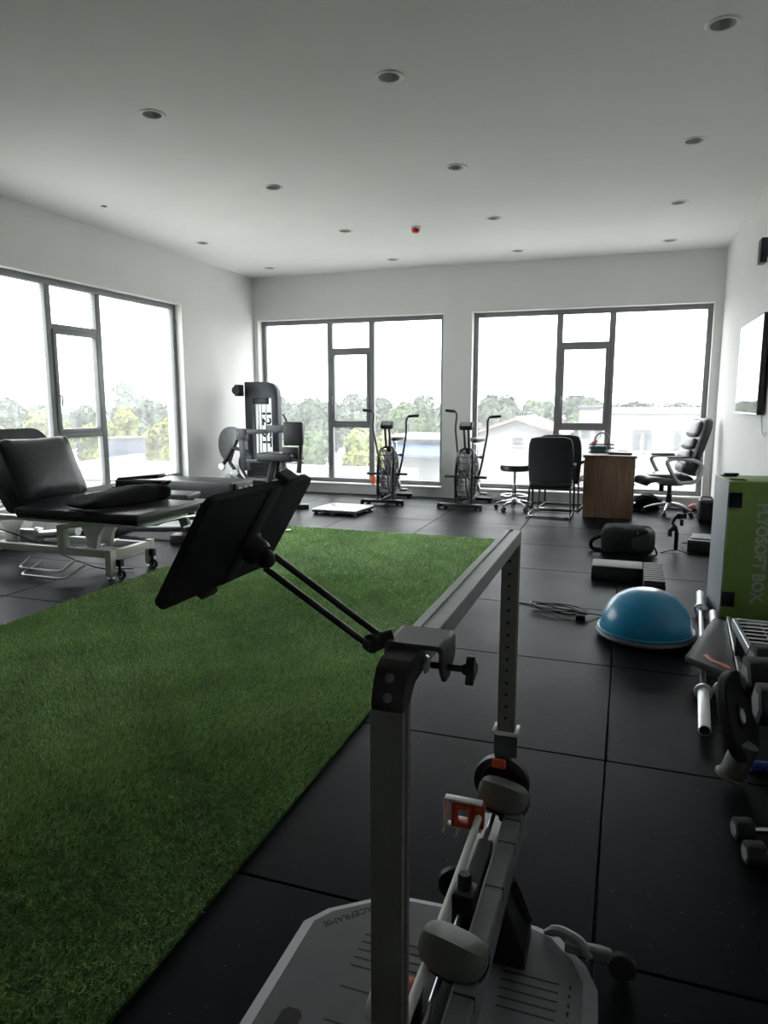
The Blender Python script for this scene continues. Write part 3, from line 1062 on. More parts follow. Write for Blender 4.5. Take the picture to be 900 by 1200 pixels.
def rrect(w, h, r, n=5):
    out = []
    for (cx, cy, a0) in ((w / 2 - r, h / 2 - r, 0), (-w / 2 + r, h / 2 - r, 90), (-w / 2 + r, -h / 2 + r, 180), (w / 2 - r, -h / 2 + r, 270)):
        for k in range(n + 1):
            a = math.radians(a0 + 90 * k / n)
            out.append((cx + r * math.cos(a), cy + r * math.sin(a)))
    return out


B().prism(rrect(TW, TH, 0.011), -0.006, 0.005, MT2, 0.002).build('tablet_case', mat('matt_black_case', (0.010, 0.011, 0.014), 0.6, var=0.2, bump=0.08, bscale=400), tab, ang=30)
B().prism(rrect(TW - 0.012, TH - 0.012, 0.007), -0.0068, -0.0055, MT2).build('screen', mat('dark_screen_glass', (0.01, 0.01, 0.012), 0.08, var=0.05), tab, smooth=False)
tm = thing('tablet_clamp_arm', 'black clamp arm with twin rods fixed to the front of the crossbeam', 'tablet mount', (-0.30, 0.93, 1.036))
org = Vector((-0.30, 0.93, 1.036))
I2 = Matrix.Translation(-org)
# gripper behind the tablet
MG = I2 @ MTAB
b = B()
b.mm(0.005, 0.035, -TH / 2 + 0.002, TH / 2 - 0.002, 0.0052, 0.0072, 0.0005, 2, MG)
b.lathe([(0.0, 0.03), (0.017, 0.03), (0.02, 0.024), (0.02, 0.01), (0.024, 0.006)], 20, MG @ Matrix.Translation((0.03, -0.02, 0.0)), caps=False)
b.build('tablet_gripper', M_BLACK, tm, ang=30)
for s, cx in ((1, 0.055), (-1, -0.02)):
    b = B()
    pts = rrect(0.036, 0.010, 0.0045)
    b.prism(pts, -0.012, 0.008, MG @ Matrix.Translation((cx, s * (TH / 2 + 0.005), 0)), 0.002)
    b.mm(cx - 0.014, cx + 0.014, s * (TH / 2 - 0.016) - 0.006, s * (TH / 2 - 0.016) + 0.006, -0.014, -0.008, 0.002, 2, MG)
    b.build('grip_jaw', M_BLACK, tm, ang=30)
b = B()
# joint ball behind the tablet and the twin rods
jt = MG @ Vector((0.03, -0.02, 0.036))
kn = Vector((-0.330, 0.917, 1.036)) - org
b.ell(jt, (0.014, 0.014, 0.014), 16, 10)
b.build('ball_joint', M_BLACK, tm)
d = (kn - jt).normalized()
sd = d.cross(Vector((-0.38, 0.86, -0.30))).normalized()
for s in (-1, 1):
    B().tube([jt + d * 0.006 + sd * s * 0.0105, kn + sd * s * 0.0105], 0.0048, 10).build('arm_rod', mat('dark_steel_rod', (0.05, 0.05, 0.05), 0.3, 0.6), tm)
b = B()
b.tube([kn - Vector((0.004, 0.012, 0)), kn + Vector((0.004, 0.012, 0))], 0.014, 18)
b.tube([kn, kn + Vector((0.022, 0.012, 0.006))], 0.0125, 16)
b.build('elbow', M_BLACK, tm)
b = B()
b.lathe([(0.0, 0.006), (0.006, 0.006), (0.008, 0.0)], 14, frame(kn - Vector((0.006, 0.0165, 0)), (1, -0.3, 0), (0, 0, 1)), caps=False)
b.build('elbow_bolt', M_DGREY, tm)
# C clamp over the beam
b = B()
y0, y1 = 0.905 - org.y, 0.982 - org.y
prof = fillet([(-0.313, 1.010, 0), (-0.313, 1.0435, 0), (-0.227, 1.0435, 0), (-0.227, 1.006, 0)], 0.008, 4)
prof2 = fillet([(-0.233, 1.006, 0), (-0.233, 1.0365, 0), (-0.307, 1.0365, 0), (-0.307, 1.010, 0)], 0.004, 4)
b.prism([(p.x - org.x, p.y - org.z) for p in prof + prof2], -(y1), -(y0), frame((0, 0, 0), (1, 0, 0), (0, 0, 1)), 0.001)
b.prism([(y0, 1.008 - org.z), (y1, 1.008 - org.z), (y0 + 0.045, 0.985 - org.z), (y0 + 0.02, 0.985 - org.z)], -0.233 - org.x, -0.227 - org.x, frame((0, 0, 0), (0, 1, 0), (0, 0, 1)))
b.build('clamp_bracket', M_DGREY, tm, ang=30)
cy, cz = 0.935 - org.y, 1.004 - org.z
b = B()
b.cyl((-0.252 - org.x, cy, cz), (-0.196 - org.x, cy, cz), 0.005, n=14)
b.build('clamp_screw', M_BLACK, tm)
b = B()
b.lathe([(0.0, 0.004), (0.011, 0.004), (0.014, 0.0), (0.0, 0.0)], 18, frame((-0.2595 - org.x, cy, cz), (0, 1, 0), (0, 0, 1)))
b.build('pressure_pad', M_STEEL, tm)
b = B()
MK = frame((-0.198 - org.x, cy, cz), (0, 1, 0), (0, 0, 1))
star = []
for k in range(48):
    a = 2 * math.pi * k / 48
    r_ = 0.0155 + 0.0075 * max(-0.4, math.cos(3 * a + 0.6))
    star.append((r_ * math.cos(a), r_ * math.sin(a)))
b.prism(star, 0.0, 0.011, MK, 0.002)
b.lathe([(0.008, -0.006), (0.009, 0.0), (0.0, 0.0)], 14, MK)
b.build('clamp_knob', M_BLACK, tm, ang=35)

# ------------------------------------------------------------------ treatment table by the left window
def ring_plate(outer, inner, z0, z1, M):
    """plate with a hole: equal point counts"""
    n = len(outer)
    V = [(x, y, z1) for x, y in outer] + [(x, y, z1) for x, y in inner] + [(x, y, z0) for x, y in outer] + [(x, y, z0) for x, y in inner]
    Fs = []
    for i in range(n):
        j = (i + 1) % n
        Fs += [(i, j, n + j, n + i), (2 * n + i, 3 * n + i, 3 * n + j, 2 * n + j), (i, 2 * n + i, 2 * n + j, j), (n + i, n + j, 3 * n + j, 3 * n + i)]
    b = B()
    b._geo(V, Fs, M)
    return b


def treatment_table():
    t = thing('treatment_table', 'white-framed treatment table with black leather top and raised backrest by the left window', 'treatment table', (-4.6, 4.6, 0))
    ox, oy = -4.6, 4.6

    def L(x, y, z):
        return (x - ox, y - oy, z)
    # leather seat section
    b = B()
    b.mm(-4.56 - ox, -3.38 - ox, 4.21 - oy, 5.02 - oy, 0.485, 0.556, 0.024, 4)
    b.build('seat_cushion', M_LEATHER, t)
    B().mm(-4.55 - ox, -3.40 - ox, 4.23 - oy, 5.0 - oy, 0.472, 0.487).build('seat_board', M_BLACK, t)
    # raised backrest with face hole
    a = math.radians(54)
    u = Vector((-math.cos(a), 0, math.sin(a)))
    MB_ = frame(L(-4.585, 4.615, 0.515), (0, 1, 0), u)      # local x = width, y = up the slope
    out = []
    for (cx, cy, a0, r) in ((0.40 - 0.05, 0.05, 270, 0.05), (0.37 - 0.11, 0.76 - 0.11, 0, 0.11), (-0.37 + 0.11, 0.76 - 0.11, 90, 0.11), (-0.40 + 0.05, 0.05, 180, 0.05)):
        for k in range(7):
            an = math.radians(a0 + 90 * k / 6)
            out.append((cx + r * math.cos(an), cy + r * math.sin(an)))
    n = len(out)
    hc = (0.0, 0.62)
    inn = []
    for (x, y) in out:
        an = math.atan2((y - hc[1]), (x - hc[0]))
        inn.append((hc[0] + 0.10 * math.cos(an), hc[1] + 0.065 * math.sin(an)))
    bb = ring_plate(out, inn, -0.035, 0.035, MB_)
    bmesh.ops.bevel(bb.bm, geom=[e for e in bb.bm.edges if e.is_manifold and e.calc_face_angle(0) > 1.0], offset=0.018, segments=3, profile=0.5, affect='EDGES')
    bb.build('backrest', M_LEATHER, t)
    b = B()
    for s in (-1, 1):
        b.tube([MB_ @ Vector((s * 0.28, -0.02, -0.05)), MB_ @ Vector((s * 0.28, 0.66, -0.05))], 0.015, 8)
    b.tube([MB_ @ Vector((-0.28, 0.3, -0.05)), MB_ @ Vector((0.28, 0.3, -0.05))], 0.012, 8)
    b.tube([MB_ @ Vector((0, 0.3, -0.05)), L(-5.25, 4.615, 0.40)], 0.014, 8)
    b.build('backrest_frame', M_WHITEM, t)
    # top frame
    b = B()
    for y in (4.32, 4.92):
        b.mm(-5.35 - ox, -3.45 - ox, y - 0.02 - oy, y + 0.02 - oy, 0.435, 0.472, 0.004)
    for x in (-5.33, -4.6, -3.47):
        b.mm(x - 0.02 - ox, x + 0.02 - ox, 4.34 - oy, 4.90 - oy, 0.438, 0.470, 0.004)
    b.build('top_frame', M_WHITEM, t)
    # side lever rail at the foot end
    b = B()
    b.tube(fillet([L(-3.75, 4.25, 0.455), L(-3.47, 4.25, 0.455), L(-3.40, 4.30, 0.455), L(-3.36, 4.75, 0.46), L(-3.36, 4.95, 0.44), L(-3.36, 4.97, 0.38), L(-3.4, 4.8, 0.36)], 0.03), 0.009, 8)
    b.build('release_bar', M_STEEL, t)
    # base frame
    b = B()
    for y in (4.40, 4.79):
        b.mm(-5.72 - ox, -3.80 - ox, y - 0.025 - oy, y + 0.025 - oy, 0.16, 0.22, 0.004)
    b.build('base_rails', M_WHITEM, t)
    for x in (-3.77, -5.72):
        B().mm(x - 0.028 - ox, x + 0.028 - ox, 4.37 - oy, 4.82 - oy, 0.165, 0.225, 0.004).build('base_crossbar', M_WHITEM, t)
        for y in (4.35, 4.83):
            g = B().mm(x - 0.03 - ox, x + 0.03 - ox, y - 0.03 - oy, y + 0.03 - oy, 0.03, 0.235, 0.005).build('leg', M_WHITEM, t)
            B().lathe([(0.02, 0.0), (0.026, 0.002), (0.026, 0.012), (0.012, 0.016), (0.01, 0.034)], 14, Matrix.Translation(L(x, y, 0))).build('foot', M_STEEL, g)
            ca = thing_part_caster(t, L(x + (0.065 if x > -4 else -0.065), y + (0.04 if y < 4.6 else -0.04), 0))
    # lifting uprights, cross tubes and tapered brackets
    for x in (-4.27, -5.13):
        for y in (4.40, 4.79):
            B().mm(x - 0.035 - ox, x + 0.035 - ox, y - 0.03 - oy, y + 0.03 - oy, 0.165, 0.40, 0.004).build('upright', M_WHITEM, t)
            B().bar(L(x, y, 0.385), L(x + 0.42, y, 0.448), 0.05, 0.04, 0.004).build('lift_arm', M_WHITEM, t)
        for y in (4.52, 4.68):
            b = B()
            b.prism([(x + 0.08 - ox, 0.40), (x + 0.36 - ox, 0.44), (x + 0.26 - ox, 0.30), (x + 0.24 - ox, 0.19), (x + 0.15 - ox, 0.19), (x + 0.14 - ox, 0.30)],
                    -(y + 0.02 - oy), -(y - 0.02 - oy), frame((0, 0, 0), (1, 0, 0), (0, 0, 1)), 0.003)
            b.build('lift_bracket', M_WHITEM, t, ang=30)
        B().cyl(L(x + 0.2, 4.38, 0.21), L(x + 0.2, 4.81, 0.21), 0.016, n=12).build('pivot_tube', M_STEEL, t)
    b = B()
    b.cyl(L(-4.75, 4.6, 0.25), L(-4.3, 4.6, 0.31), 0.035, n=16)
    b.mm(-4.88 - ox, -4.72 - ox, 4.54 - oy, 4.66 - oy, 0.19, 0.31, 0.012)
    b.build('lift_motor', M_STEEL, t)
    # foot switch bars under the near rail
    b = B()
    b.tube(fillet([L(-4.45, 4.36, 0.10), L(-4.45, 4.12, 0.04), L(-4.02, 4.12, 0.04), L(-4.02, 4.36, 0.10)], 0.05), 0.010, 8)
    b.tube(fillet([L(-4.55, 4.33, 0.13), L(-4.55, 4.20, 0.07), L(-4.12, 4.20, 0.07), L(-4.12, 4.36, 0.13)], 0.05), 0.010, 8)
    b.build('foot_switch_bar', M_STEEL, t)
    b = B()
    b.tube(fillet([L(-5.1, 4.37, 0.36), L(-4.9, 4.45, 0.30), L(-4.6, 4.5, 0.20), L(-4.4, 4.55, 0.10), L(-4.0, 4.5, 0.03), L(-3.8, 4.65, 0.02)], 0.15), 0.006, 6)
    b.build('power_cable', M_BLACK, t)
    return t


def thing_part_caster(t, p):
    b = B()
    b.lathe([(0.012, -0.012), (0.034, -0.012), (0.038, -0.008), (0.038, 0.008), (0.034, 0.012), (0.012, 0.012)], 20, frame((p[0], p[1], 0.039), (1, 0, 0), (0, 0, 1)))
    b.mm(p[0] - 0.012, p[0] + 0.012, p[1] - 0.02, p[1] - 0.014, 0.03, 0.11)
    b.mm(p[0] - 0.03, p[0] + 0.012, p[1] - 0.02, p[1] + 0.02, 0.105, 0.16)
    c = b.build('caster', M_RUBBER, t)
    B().lathe([(0.0, -0.014), (0.022, -0.014), (0.022, 0.014), (0.0, 0.014)], 16, frame((p[0], p[1], 0.039), (1, 0, 0), (0, 0, 1))).build('wheel_hub', M_WHITEP, c)


treatment_table()
# leather pillow leaning on the backrest
a = math.radians(68)
u = Vector((-math.cos(a), 0, math.sin(a)))
nrm = Vector((math.sin(a), 0, math.cos(a)))
pc = Vector((-4.56, 4.60, 0.568)) + u * 0.262 + nrm * 0.06


def pillow_warp(c):
    # pinched edges and corners
    k = max(0.0, 1 - abs(c.x / 0.37) ** 3) * max(0.0, 1 - abs(c.y / 0.27) ** 3)
    ed = 1 - 0.05 * (1 - abs(c.y) / 0.27) * (abs(c.x) / 0.37) ** 2
    wr = 0.006 * math.sin(c.x * 60) * (abs(c.y) / 0.27) ** 3
    return (c.x * ed, c.y * (1 - 0.06 * (1 - abs(c.x / 0.37))), c.z * (0.22 + 0.78 * k ** 0.6) + wr)


b = B()
b.ell((0, 0, 0), (0.37, 0.27, 0.088), 56, 20, 0.32, 0.18, frame((0, 0, 0), (0, 1, 0), u), warp=pillow_warp)
o = b.build('pillow', M_LEATHER, None, ang=80)
o.location = pc
tag(o, 'black leather pillow leaning on the treatment table backrest', 'pillow')


# rolled black bag lying across the foot end
def roll_warp(c):
    t = (c.x / 0.41 + 1) / 2                                     # 0 near, 1 far
    f = 0.5 + 0.5 * min(1, max(0.0, t) * 1.5) ** 0.7
    w = 1.75 - 0.95 * t
    return (c.x, c.y * w + 0.012 * math.sin(c.x * 31), c.z * f + 0.006 * math.sin(c.x * 22 + c.y * 18) * (1 if c.z > 0 else 0) - 0.078 * (1 - f))


b = B()
b.ell((0, 0, 0.081), (0.41, 0.10, 0.078), 44, 18, 0.7, 0.28, frame((0, 0, 0), (0.36, 0.93, 0), (-0.93, 0.36, 0)), warp=roll_warp)
o = b.build('rolled_bag', M_FABRIC, None, ang=80)
o.location = (-3.80, 4.575, 0.556)
tag(o, 'limp rolled black fabric bag lying on the foot end of the treatment table', 'bag')
# hard case behind it
t = thing('device_case', 'long black equipment case with a pale end, on the treatment table behind the rolled bag', 'case', (-3.93, 4.945, 0.557), math.radians(3))
B().mm(-0.20, 0.25, -0.06, 0.06, 0.0, 0.165, 0.012, 3).build('body', M_BLACK, t)
b = B()
b.prism([(-0.19, 0.165), (0.21, 0.185), (0.23, 0.205), (0.22, 0.222), (-0.17, 0.182)], -0.055, 0.055, frame((0, 0, 0), (1, 0, 0), (0, 0, 1)), 0.004)
b.build('lid', M_BLACK, t, ang=30)
B().mm(-0.245, -0.20, -0.055, 0.055, 0.01, 0.11, 0.008).build('end_cap', mat('pale_grey_plastic', (0.42, 0.43, 0.43), 0.5), t)
B().tube(fillet([(0.25, -0.03, 0.13), (0.29, -0.03, 0.16), (0.29, 0.03, 0.16), (0.25, 0.03, 0.13)], 0.02), 0.011, 8).build('handle', M_BLACK, t)

# ------------------------------------------------------------------ adjustable weight bench behind the treatment table
t = thing('weight_bench', 'black adjustable weight bench with heavy foot bar behind the treatment table', 'weight bench', (-4.5, 6.0, 0), math.radians(8))
B().mm(0.25, 0.42, -0.34, 0.14, 0.0, 0.085, 0.008).build('foot_bar', M_BLACKM, t)
B().mm(-0.62, -0.50, -0.25, 0.25, 0.0, 0.07, 0.008).build('foot_bar', M_BLACKM, t)
b = B()
b.bar((0.33, -0.1, 0.06), (0.24, -0.1, 0.38), 0.07, 0.09, 0.006)
b.bar((-0.56, 0, 0.06), (0.30, -0.08, 0.10), 0.07, 0.05, 0.006)
b.bar((-0.5, 0, 0.06), (-0.45, 0, 0.38), 0.07, 0.06, 0.006)
b.build('bench_frame', M_BLACKM, t)
b = B()
b.prism([(0.13, 0.38), (0.36, 0.38), (0.33, 0.22), (0.26, 0.18)], 0.05, 0.062, frame((0, 0, 0), (1, 0, 0), (0, 0, 1)))
plate = b.build('adjustment_plate', M_BLACKM, t, smooth=False)
for (x, z) in ((0.19, 0.35), (0.24, 0.32), (0.27, 0.28), (0.29, 0.23)):
    B().cyl((x, -0.063, z), (x, -0.067, z), 0.012, n=12).build('pin_hole', M_STEEL, plate)
B().tube(fillet([(0.36, -0.20, 0.40), (0.45, -0.2, 0.38), (0.47, -0.2, 0.27), (0.33, -0.2, 0.25)], 0.02), 0.009, 8).build('pull_handle', M_WHITEM, t)
B().mm(-0.58, 0.36, -0.16, 0.16, 0.395, 0.465, 0.02, 3).build('seat_pad', mat('grey_vinyl', (0.05, 0.052, 0.056), 0.4, var=0.1), t)
b = B()
b.mm(-0.5, 0.3, -0.12, 0.12, 0.37, 0.397)
b.build('pad_board', M_BLACK, t)

# low padded bench by the corner
t = thing('padded_bench', 'thick black padded bench standing along the far end of the left window', 'bench', (-4.86, 7.26, 0))
B().mm(-0.62, 0.56, -0.25, 0.25, 0.285, 0.452, 0.018, 3).build('pad', M_LEATHER, t)
b = B()
b.mm(-0.56, 0.50, -0.2, -0.15, 0.245, 0.285, 0.003)
b.mm(-0.56, 0.50, 0.15, 0.2, 0.245, 0.285, 0.003)
b.build('frame_rails', M_BLACKM, t)
for x in (-0.52, 0.46):
    for y in (-0.175, 0.175):
        B().mm(x - 0.02, x + 0.02, y - 0.02, y + 0.02, 0.0, 0.247, 0.003).build('leg', M_BLACKM, t)
b = B()
b.mm(0.562, 0.60, -0.19, 0.19, 0.29, 0.44, 0.006)
b.build('end_plate', M_BLACKM, t)
for y in (-0.14, -0.02, 0.10):
    B().lathe([(0.0, 0.035), (0.02, 0.035), (0.026, 0.028), (0.026, 0.0), (0.0, 0.0)], 14, frame((0.60, y, 0.37), (0, 1, 0), (0, 0, 1))).build('adjuster_knob', M_STEEL, t)
b = B()
b.lathe([(0.0, 0.03), (0.36, 0.03), (0.40, 0.015), (0.41, 0.0), (0.0, 0.0)], 40, Matrix.Diagonal((1.0, 0.85, 1, 1)))
o = b.build('balance_plate', mat('glossy_white_plastic', (0.8, 0.8, 0.8), 0.2, var=0.02), None)
o.location = (-4.52, 6.55, 0.001)
tag(o, 'round white plate lying on the floor between the weight bench and the padded bench', 'plate')

def acrylic_mat():
    m = bpy.data.materials.new('bright_backdrop_acrylic')
    m.use_nodes = True
    nt = m.node_tree
    bs = nt.nodes['Principled BSDF']
    n = nt.nodes.new('ShaderNodeTexNoise')
    n.inputs['Scale'].default_value = 3.0
    r = nt.nodes.new('ShaderNodeValToRGB')
    r.color_ramp.elements[0].color = (0.84, 0.86, 0.87, 1)
    r.color_ramp.elements[1].color = (0.92, 0.93, 0.93, 1)
    nt.links.new(n.outputs['Fac'], r.inputs['Fac'])
    tl = nt.nodes.new('ShaderNodeBsdfTranslucent')
    nt.links.new(r.outputs['Color'], tl.inputs['Color'])
    nt.links.new(r.outputs['Color'], bs.inputs['Base Color'])
    bs.inputs['Roughness'].default_value = 0.3
    mx = nt.nodes.new('ShaderNodeMixShader')
    mx.inputs[0].default_value = 0.7
    nt.links.new(bs.outputs[0], mx.inputs[1])
    nt.links.new(tl.outputs[0], mx.inputs[2])
    nt.links.new(mx.outputs[0], nt.nodes['Material Output'].inputs['Surface'])
    return m


# ------------------------------------------------------------------ leg machine with weight stack in the corner
M_MACH = mat('gunmetal_paint', (0.05, 0.056, 0.07), 0.4, 0.1, var=0.1)
t = thing('leg_machine', 'dark grey leg machine with weight stack tower and black pads in the far left corner', 'gym machine', (-4.9, 8.7, 0))
ox, oy = -4.9, 8.7
b = B()
# tower frame: arch with a rounded right shoulder
b.prism([(-0.315, 0.0), (-0.20, 0.0), (-0.20, 1.44), (0.12, 1.44), (0.12, 0.0), (0.215, 0.0), (0.215, 1.47), (0.205, 1.55), (0.16, 1.62), (0.09, 1.652), (0.0, 1.66), (-0.315, 1.66)],
        -0.36, -0.25, frame((0, 0, 0), (1, 0, 0), (0, 0, 1)), 0.008)
b.build('tower_frame', M_MACH, t, ang=30)
b = B()
b.mm(-0.40, -0.315, 0.12, 0.24, 1.46, 1.62, 0.008)
b.lathe([(0.02, -0.016), (0.06, -0.016), (0.054, 0.0), (0.06, 0.016), (0.02, 0.016)], 22, frame((-0.36, 0.10, 1.54), (1, 0, 0), (0, 0, 1)))
b.build('pulley_head', M_BLACKM, t)
B().mm(-0.16, 0.08, 0.20, 0.245, 1.345, 1.435, 0.01).build('top_pulley', M_BLACKM, t)
for x in (-0.10, 0.02):
    B().cyl((x, 0.26, 0.05), (x, 0.26, 1.45), 0.010, n=10).build('guide_rod', M_CHROME, t)
B().cyl((-0.04, 0.24, 0.5), (-0.04, 0.24, 1.36), 0.004, n=6).build('cable', M_BLACK, t)
for k in range(11):
    B().mm(-0.185, 0.105, 0.22, 0.34, 0.06 + k * 0.042, 0.098 + k * 0.042, 0.003, 1).build('stack_plate', M_DGREY, t)
sh = B().mm(-0.2, 0.12, 0.352, 0.358, 0.55, 1.44).build('rear_shield', acrylic_mat(), t, smooth=False)  # milky panel stands in for the bright backdrop seen through the tower
for (tx, z) in (('12', 1.155), ('ST', 0.855)):
    text_mesh('lettering', tx, 0.20, M_SLOT, sh, frame((-0.03, 0.351, z), (0, 0, -1), (1, 0, 0)), 0.001, sx=1.15, bold=0.004)
b = B()
b.mm(-0.33, 0.23, 0.16, 0.40, 0.0, 0.06, 0.006)
b.bar((0.02, 0.18, 0.035), (0.35, -0.55, 0.035), 0.08, 0.06, 0.006)
b.bar((0.35, -0.75, 0.03), (1.0, -0.45, 0.03), 0.08, 0.055, 0.006)
b.bar((0.40, -0.55, 0.05), (0.50, -0.45, 0.60), 0.07, 0.07, 0.006)
b.bar((0.50, -0.45, 0.60), (0.10, -0.45, 0.60), 0.06, 0.05, 0.006)
b.build('base_frame', M_MACH, t)
# cam disc at the left
b = B()
seg = [(0.0, 0.0)]
for k in range(15):
    an = math.radians(55 + 190 * k / 14)
    r_ = 0.24 + 0.07 * math.sin(math.radians(190 * k / 14))
    seg.append((r_ * math.cos(an), r_ * math.sin(an)))
b.prism(seg, -0.03, 0.03, frame((-0.19, -0.28, 0.76), (0.95, -0.3, 0), (0, 0, 1)), 0.006)
b.build('cam_disc', mat('grey_cast_metal', (0.22, 0.225, 0.235), 0.45, 0.3), t, ang=30)
b = B()
b.tube([(-0.36, -0.30, 0.52), (-0.20, -0.30, 0.76), (0.0, -0.30, 0.72), (0.10, -0.32, 0.62)], 0.028, 10)
b.tube(fillet([(-0.26, -0.30, 0.56), (-0.12, -0.32, 0.40), (-0.02, -0.32, 0.30), (0.20, -0.33, 0.28)], 0.08), 0.026, 10)
b.tube(fillet([(-0.03, -0.30, 0.72), (-0.12, -0.30, 0.55), (0.0, -0.30, 0.36)], 0.1), 0.022, 10)
b.build('lever_linkage', M_BLACKM, t)
for (x, z) in ((-0.36, 0.50), (-0.14, 0.42), (-0.26, 0.36)):
    B().lathe([(0.0, -0.02), (0.045, -0.02), (0.05, 0.0), (0.045, 0.02), (0.0, 0.02)], 18, frame((x, -0.34, z), (1, 0, 0), (0, 0, 1))).build('pivot_boss', M_STEEL, t)
b = B()
b.prism([(-0.26, 0.12), (-0.06, 0.12), (-0.13, 0.52), (-0.20, 0.52)], 0.28, 0.31, frame((0, 0, 0), (1, 0, 0), (0, 0, 1)), 0.004)
b.build('linkage_cover', mat('silver_paint', (0.45, 0.46, 0.47), 0.4, 0.3), t, ang=30)
# movement arm across the tower
b = B()
b.mm(-0.12, 0.02, -0.34, -0.24, 0.86, 1.02, 0.01)
b.bar((-0.05, -0.30, 0.98), (0.34, -0.30, 0.985), 0.05, 0.06, 0.006)
b.bar((0.34, -0.30, 1.02), (0.74, -0.30, 1.03), 0.06, 0.10, 0.008)
b.bar((-0.05, -0.29, 0.95), (-0.02, -0.28, 0.45), 0.09, 0.10, 0.008)
b.build('movement_arm', M_MACH, t)
b = B()
b.tube([(0.59, -0.33, 1.22), (0.70, -0.33, 1.02)], 0.013, 10)
b.build('arm_handle', M_BLACK, t)
B().lathe([(0.0, -0.02), (0.06, -0.02), (0.065, 0.0), (0.06, 0.02), (0.0, 0.02)], 18, frame((0.71, -0.34, 1.01), (1, 0, 0), (0, 0, 1))).build('arm_hub', M_MGREY, t)
# pads
RB = frame((0.775, -0.40, 0.97), (1, 0.1, 0), (0.12, 0, 1))
B().mm(-0.135, 0.135, -0.155, 0.155, -0.04, 0.04, 0.025, 3, RB).build('back_pad', M_LEATHER, t)
B().mm(-0.115, 0.115, -0.09, 0.085, -0.04, 0.04, 0.022, 3, frame((0.73, -0.40, 0.71), (1, 0.1, 0), (0.08, 0, 1))).build('lower_back_pad', M_LEATHER, t)
b = B()
b.mm(0.30, 0.80, -0.56, -0.22, 0.605, 0.715, 0.02, 3)
b.build('seat_pad', M_LEATHER, t)
b = B()
b.bar((0.82, -0.36, 0.45), (0.86, -0.30, 1.08), 0.05, 0.05, 0.005)
b.bar((0.62, -0.40, 0.06), (0.62, -0.40, 0.61), 0.06, 0.07, 0.005)
b.tube(fillet([(0.66, -0.42, 0.50), (0.78, -0.46, 0.40), (0.84, -0.46, 0.30), (0.86, -0.46, 0.06)], 0.1), 0.028, 10)
b.tube([(0.52, -0.35, 0.62), (0.42, -0.38, 0.10)], 0.03, 10)
b.build('seat_support', M_BLACKM, t)
b = B()
b.tube([(0.80, -0.52, 0.66), (0.98, -0.54, 0.60)], 0.012, 8)
b.tube([(0.86, -0.52, 0.62), (0.97, -0.50, 0.66)], 0.009, 8)
b.build('seat_lever', M_BLACK, t)
B().tube(fillet([(0.60, -0.44, 0.46), (0.72, -0.48, 0.40), (0.76, -0.50, 0.34)], 0.05), 0.04, 12).build('leg_roller', mat('pale_vinyl', (0.5, 0.5, 0.5), 0.5), t)
for z in (0.2, 0.34):
    B().cyl((0.08, -0.42, z), (0.62, -0.46, z), 0.05, n=16).build('leg_roller', M_LEATHER, t)

# ------------------------------------------------------------------ white force plates
t = thing('force_plate', 'low white force plate with black frame on the floor left of the air bikes', 'force plate', (-3.355, 8.12, 0), math.radians(-3))
B().mm(-0.30, 0.30, -0.29, 0.29, 0.052, 0.066, 0.004).build('top_plate', mat('white_glossy_top', (0.82, 0.83, 0.84), 0.18, var=0.02), t)
B().mm(-0.295, 0.295, -0.285, 0.285, 0.024, 0.052).build('plate_frame', M_BLACK, t)
for x in (-0.26, -0.02, 0.26):
    for y in (-0.25, 0.25):
        B().lathe([(0.03, 0.0), (0.034, 0.006), (0.026, 0.012), (0.02, 0.025)], 14, Matrix.Translation((x, y, 0))).build('foot', M_STEEL, t)

# ------------------------------------------------------------------ air bikes
M_CAGE = mat('grey_fan_mesh', (0.26, 0.265, 0.275), 0.5, 0.4, var=0.15)


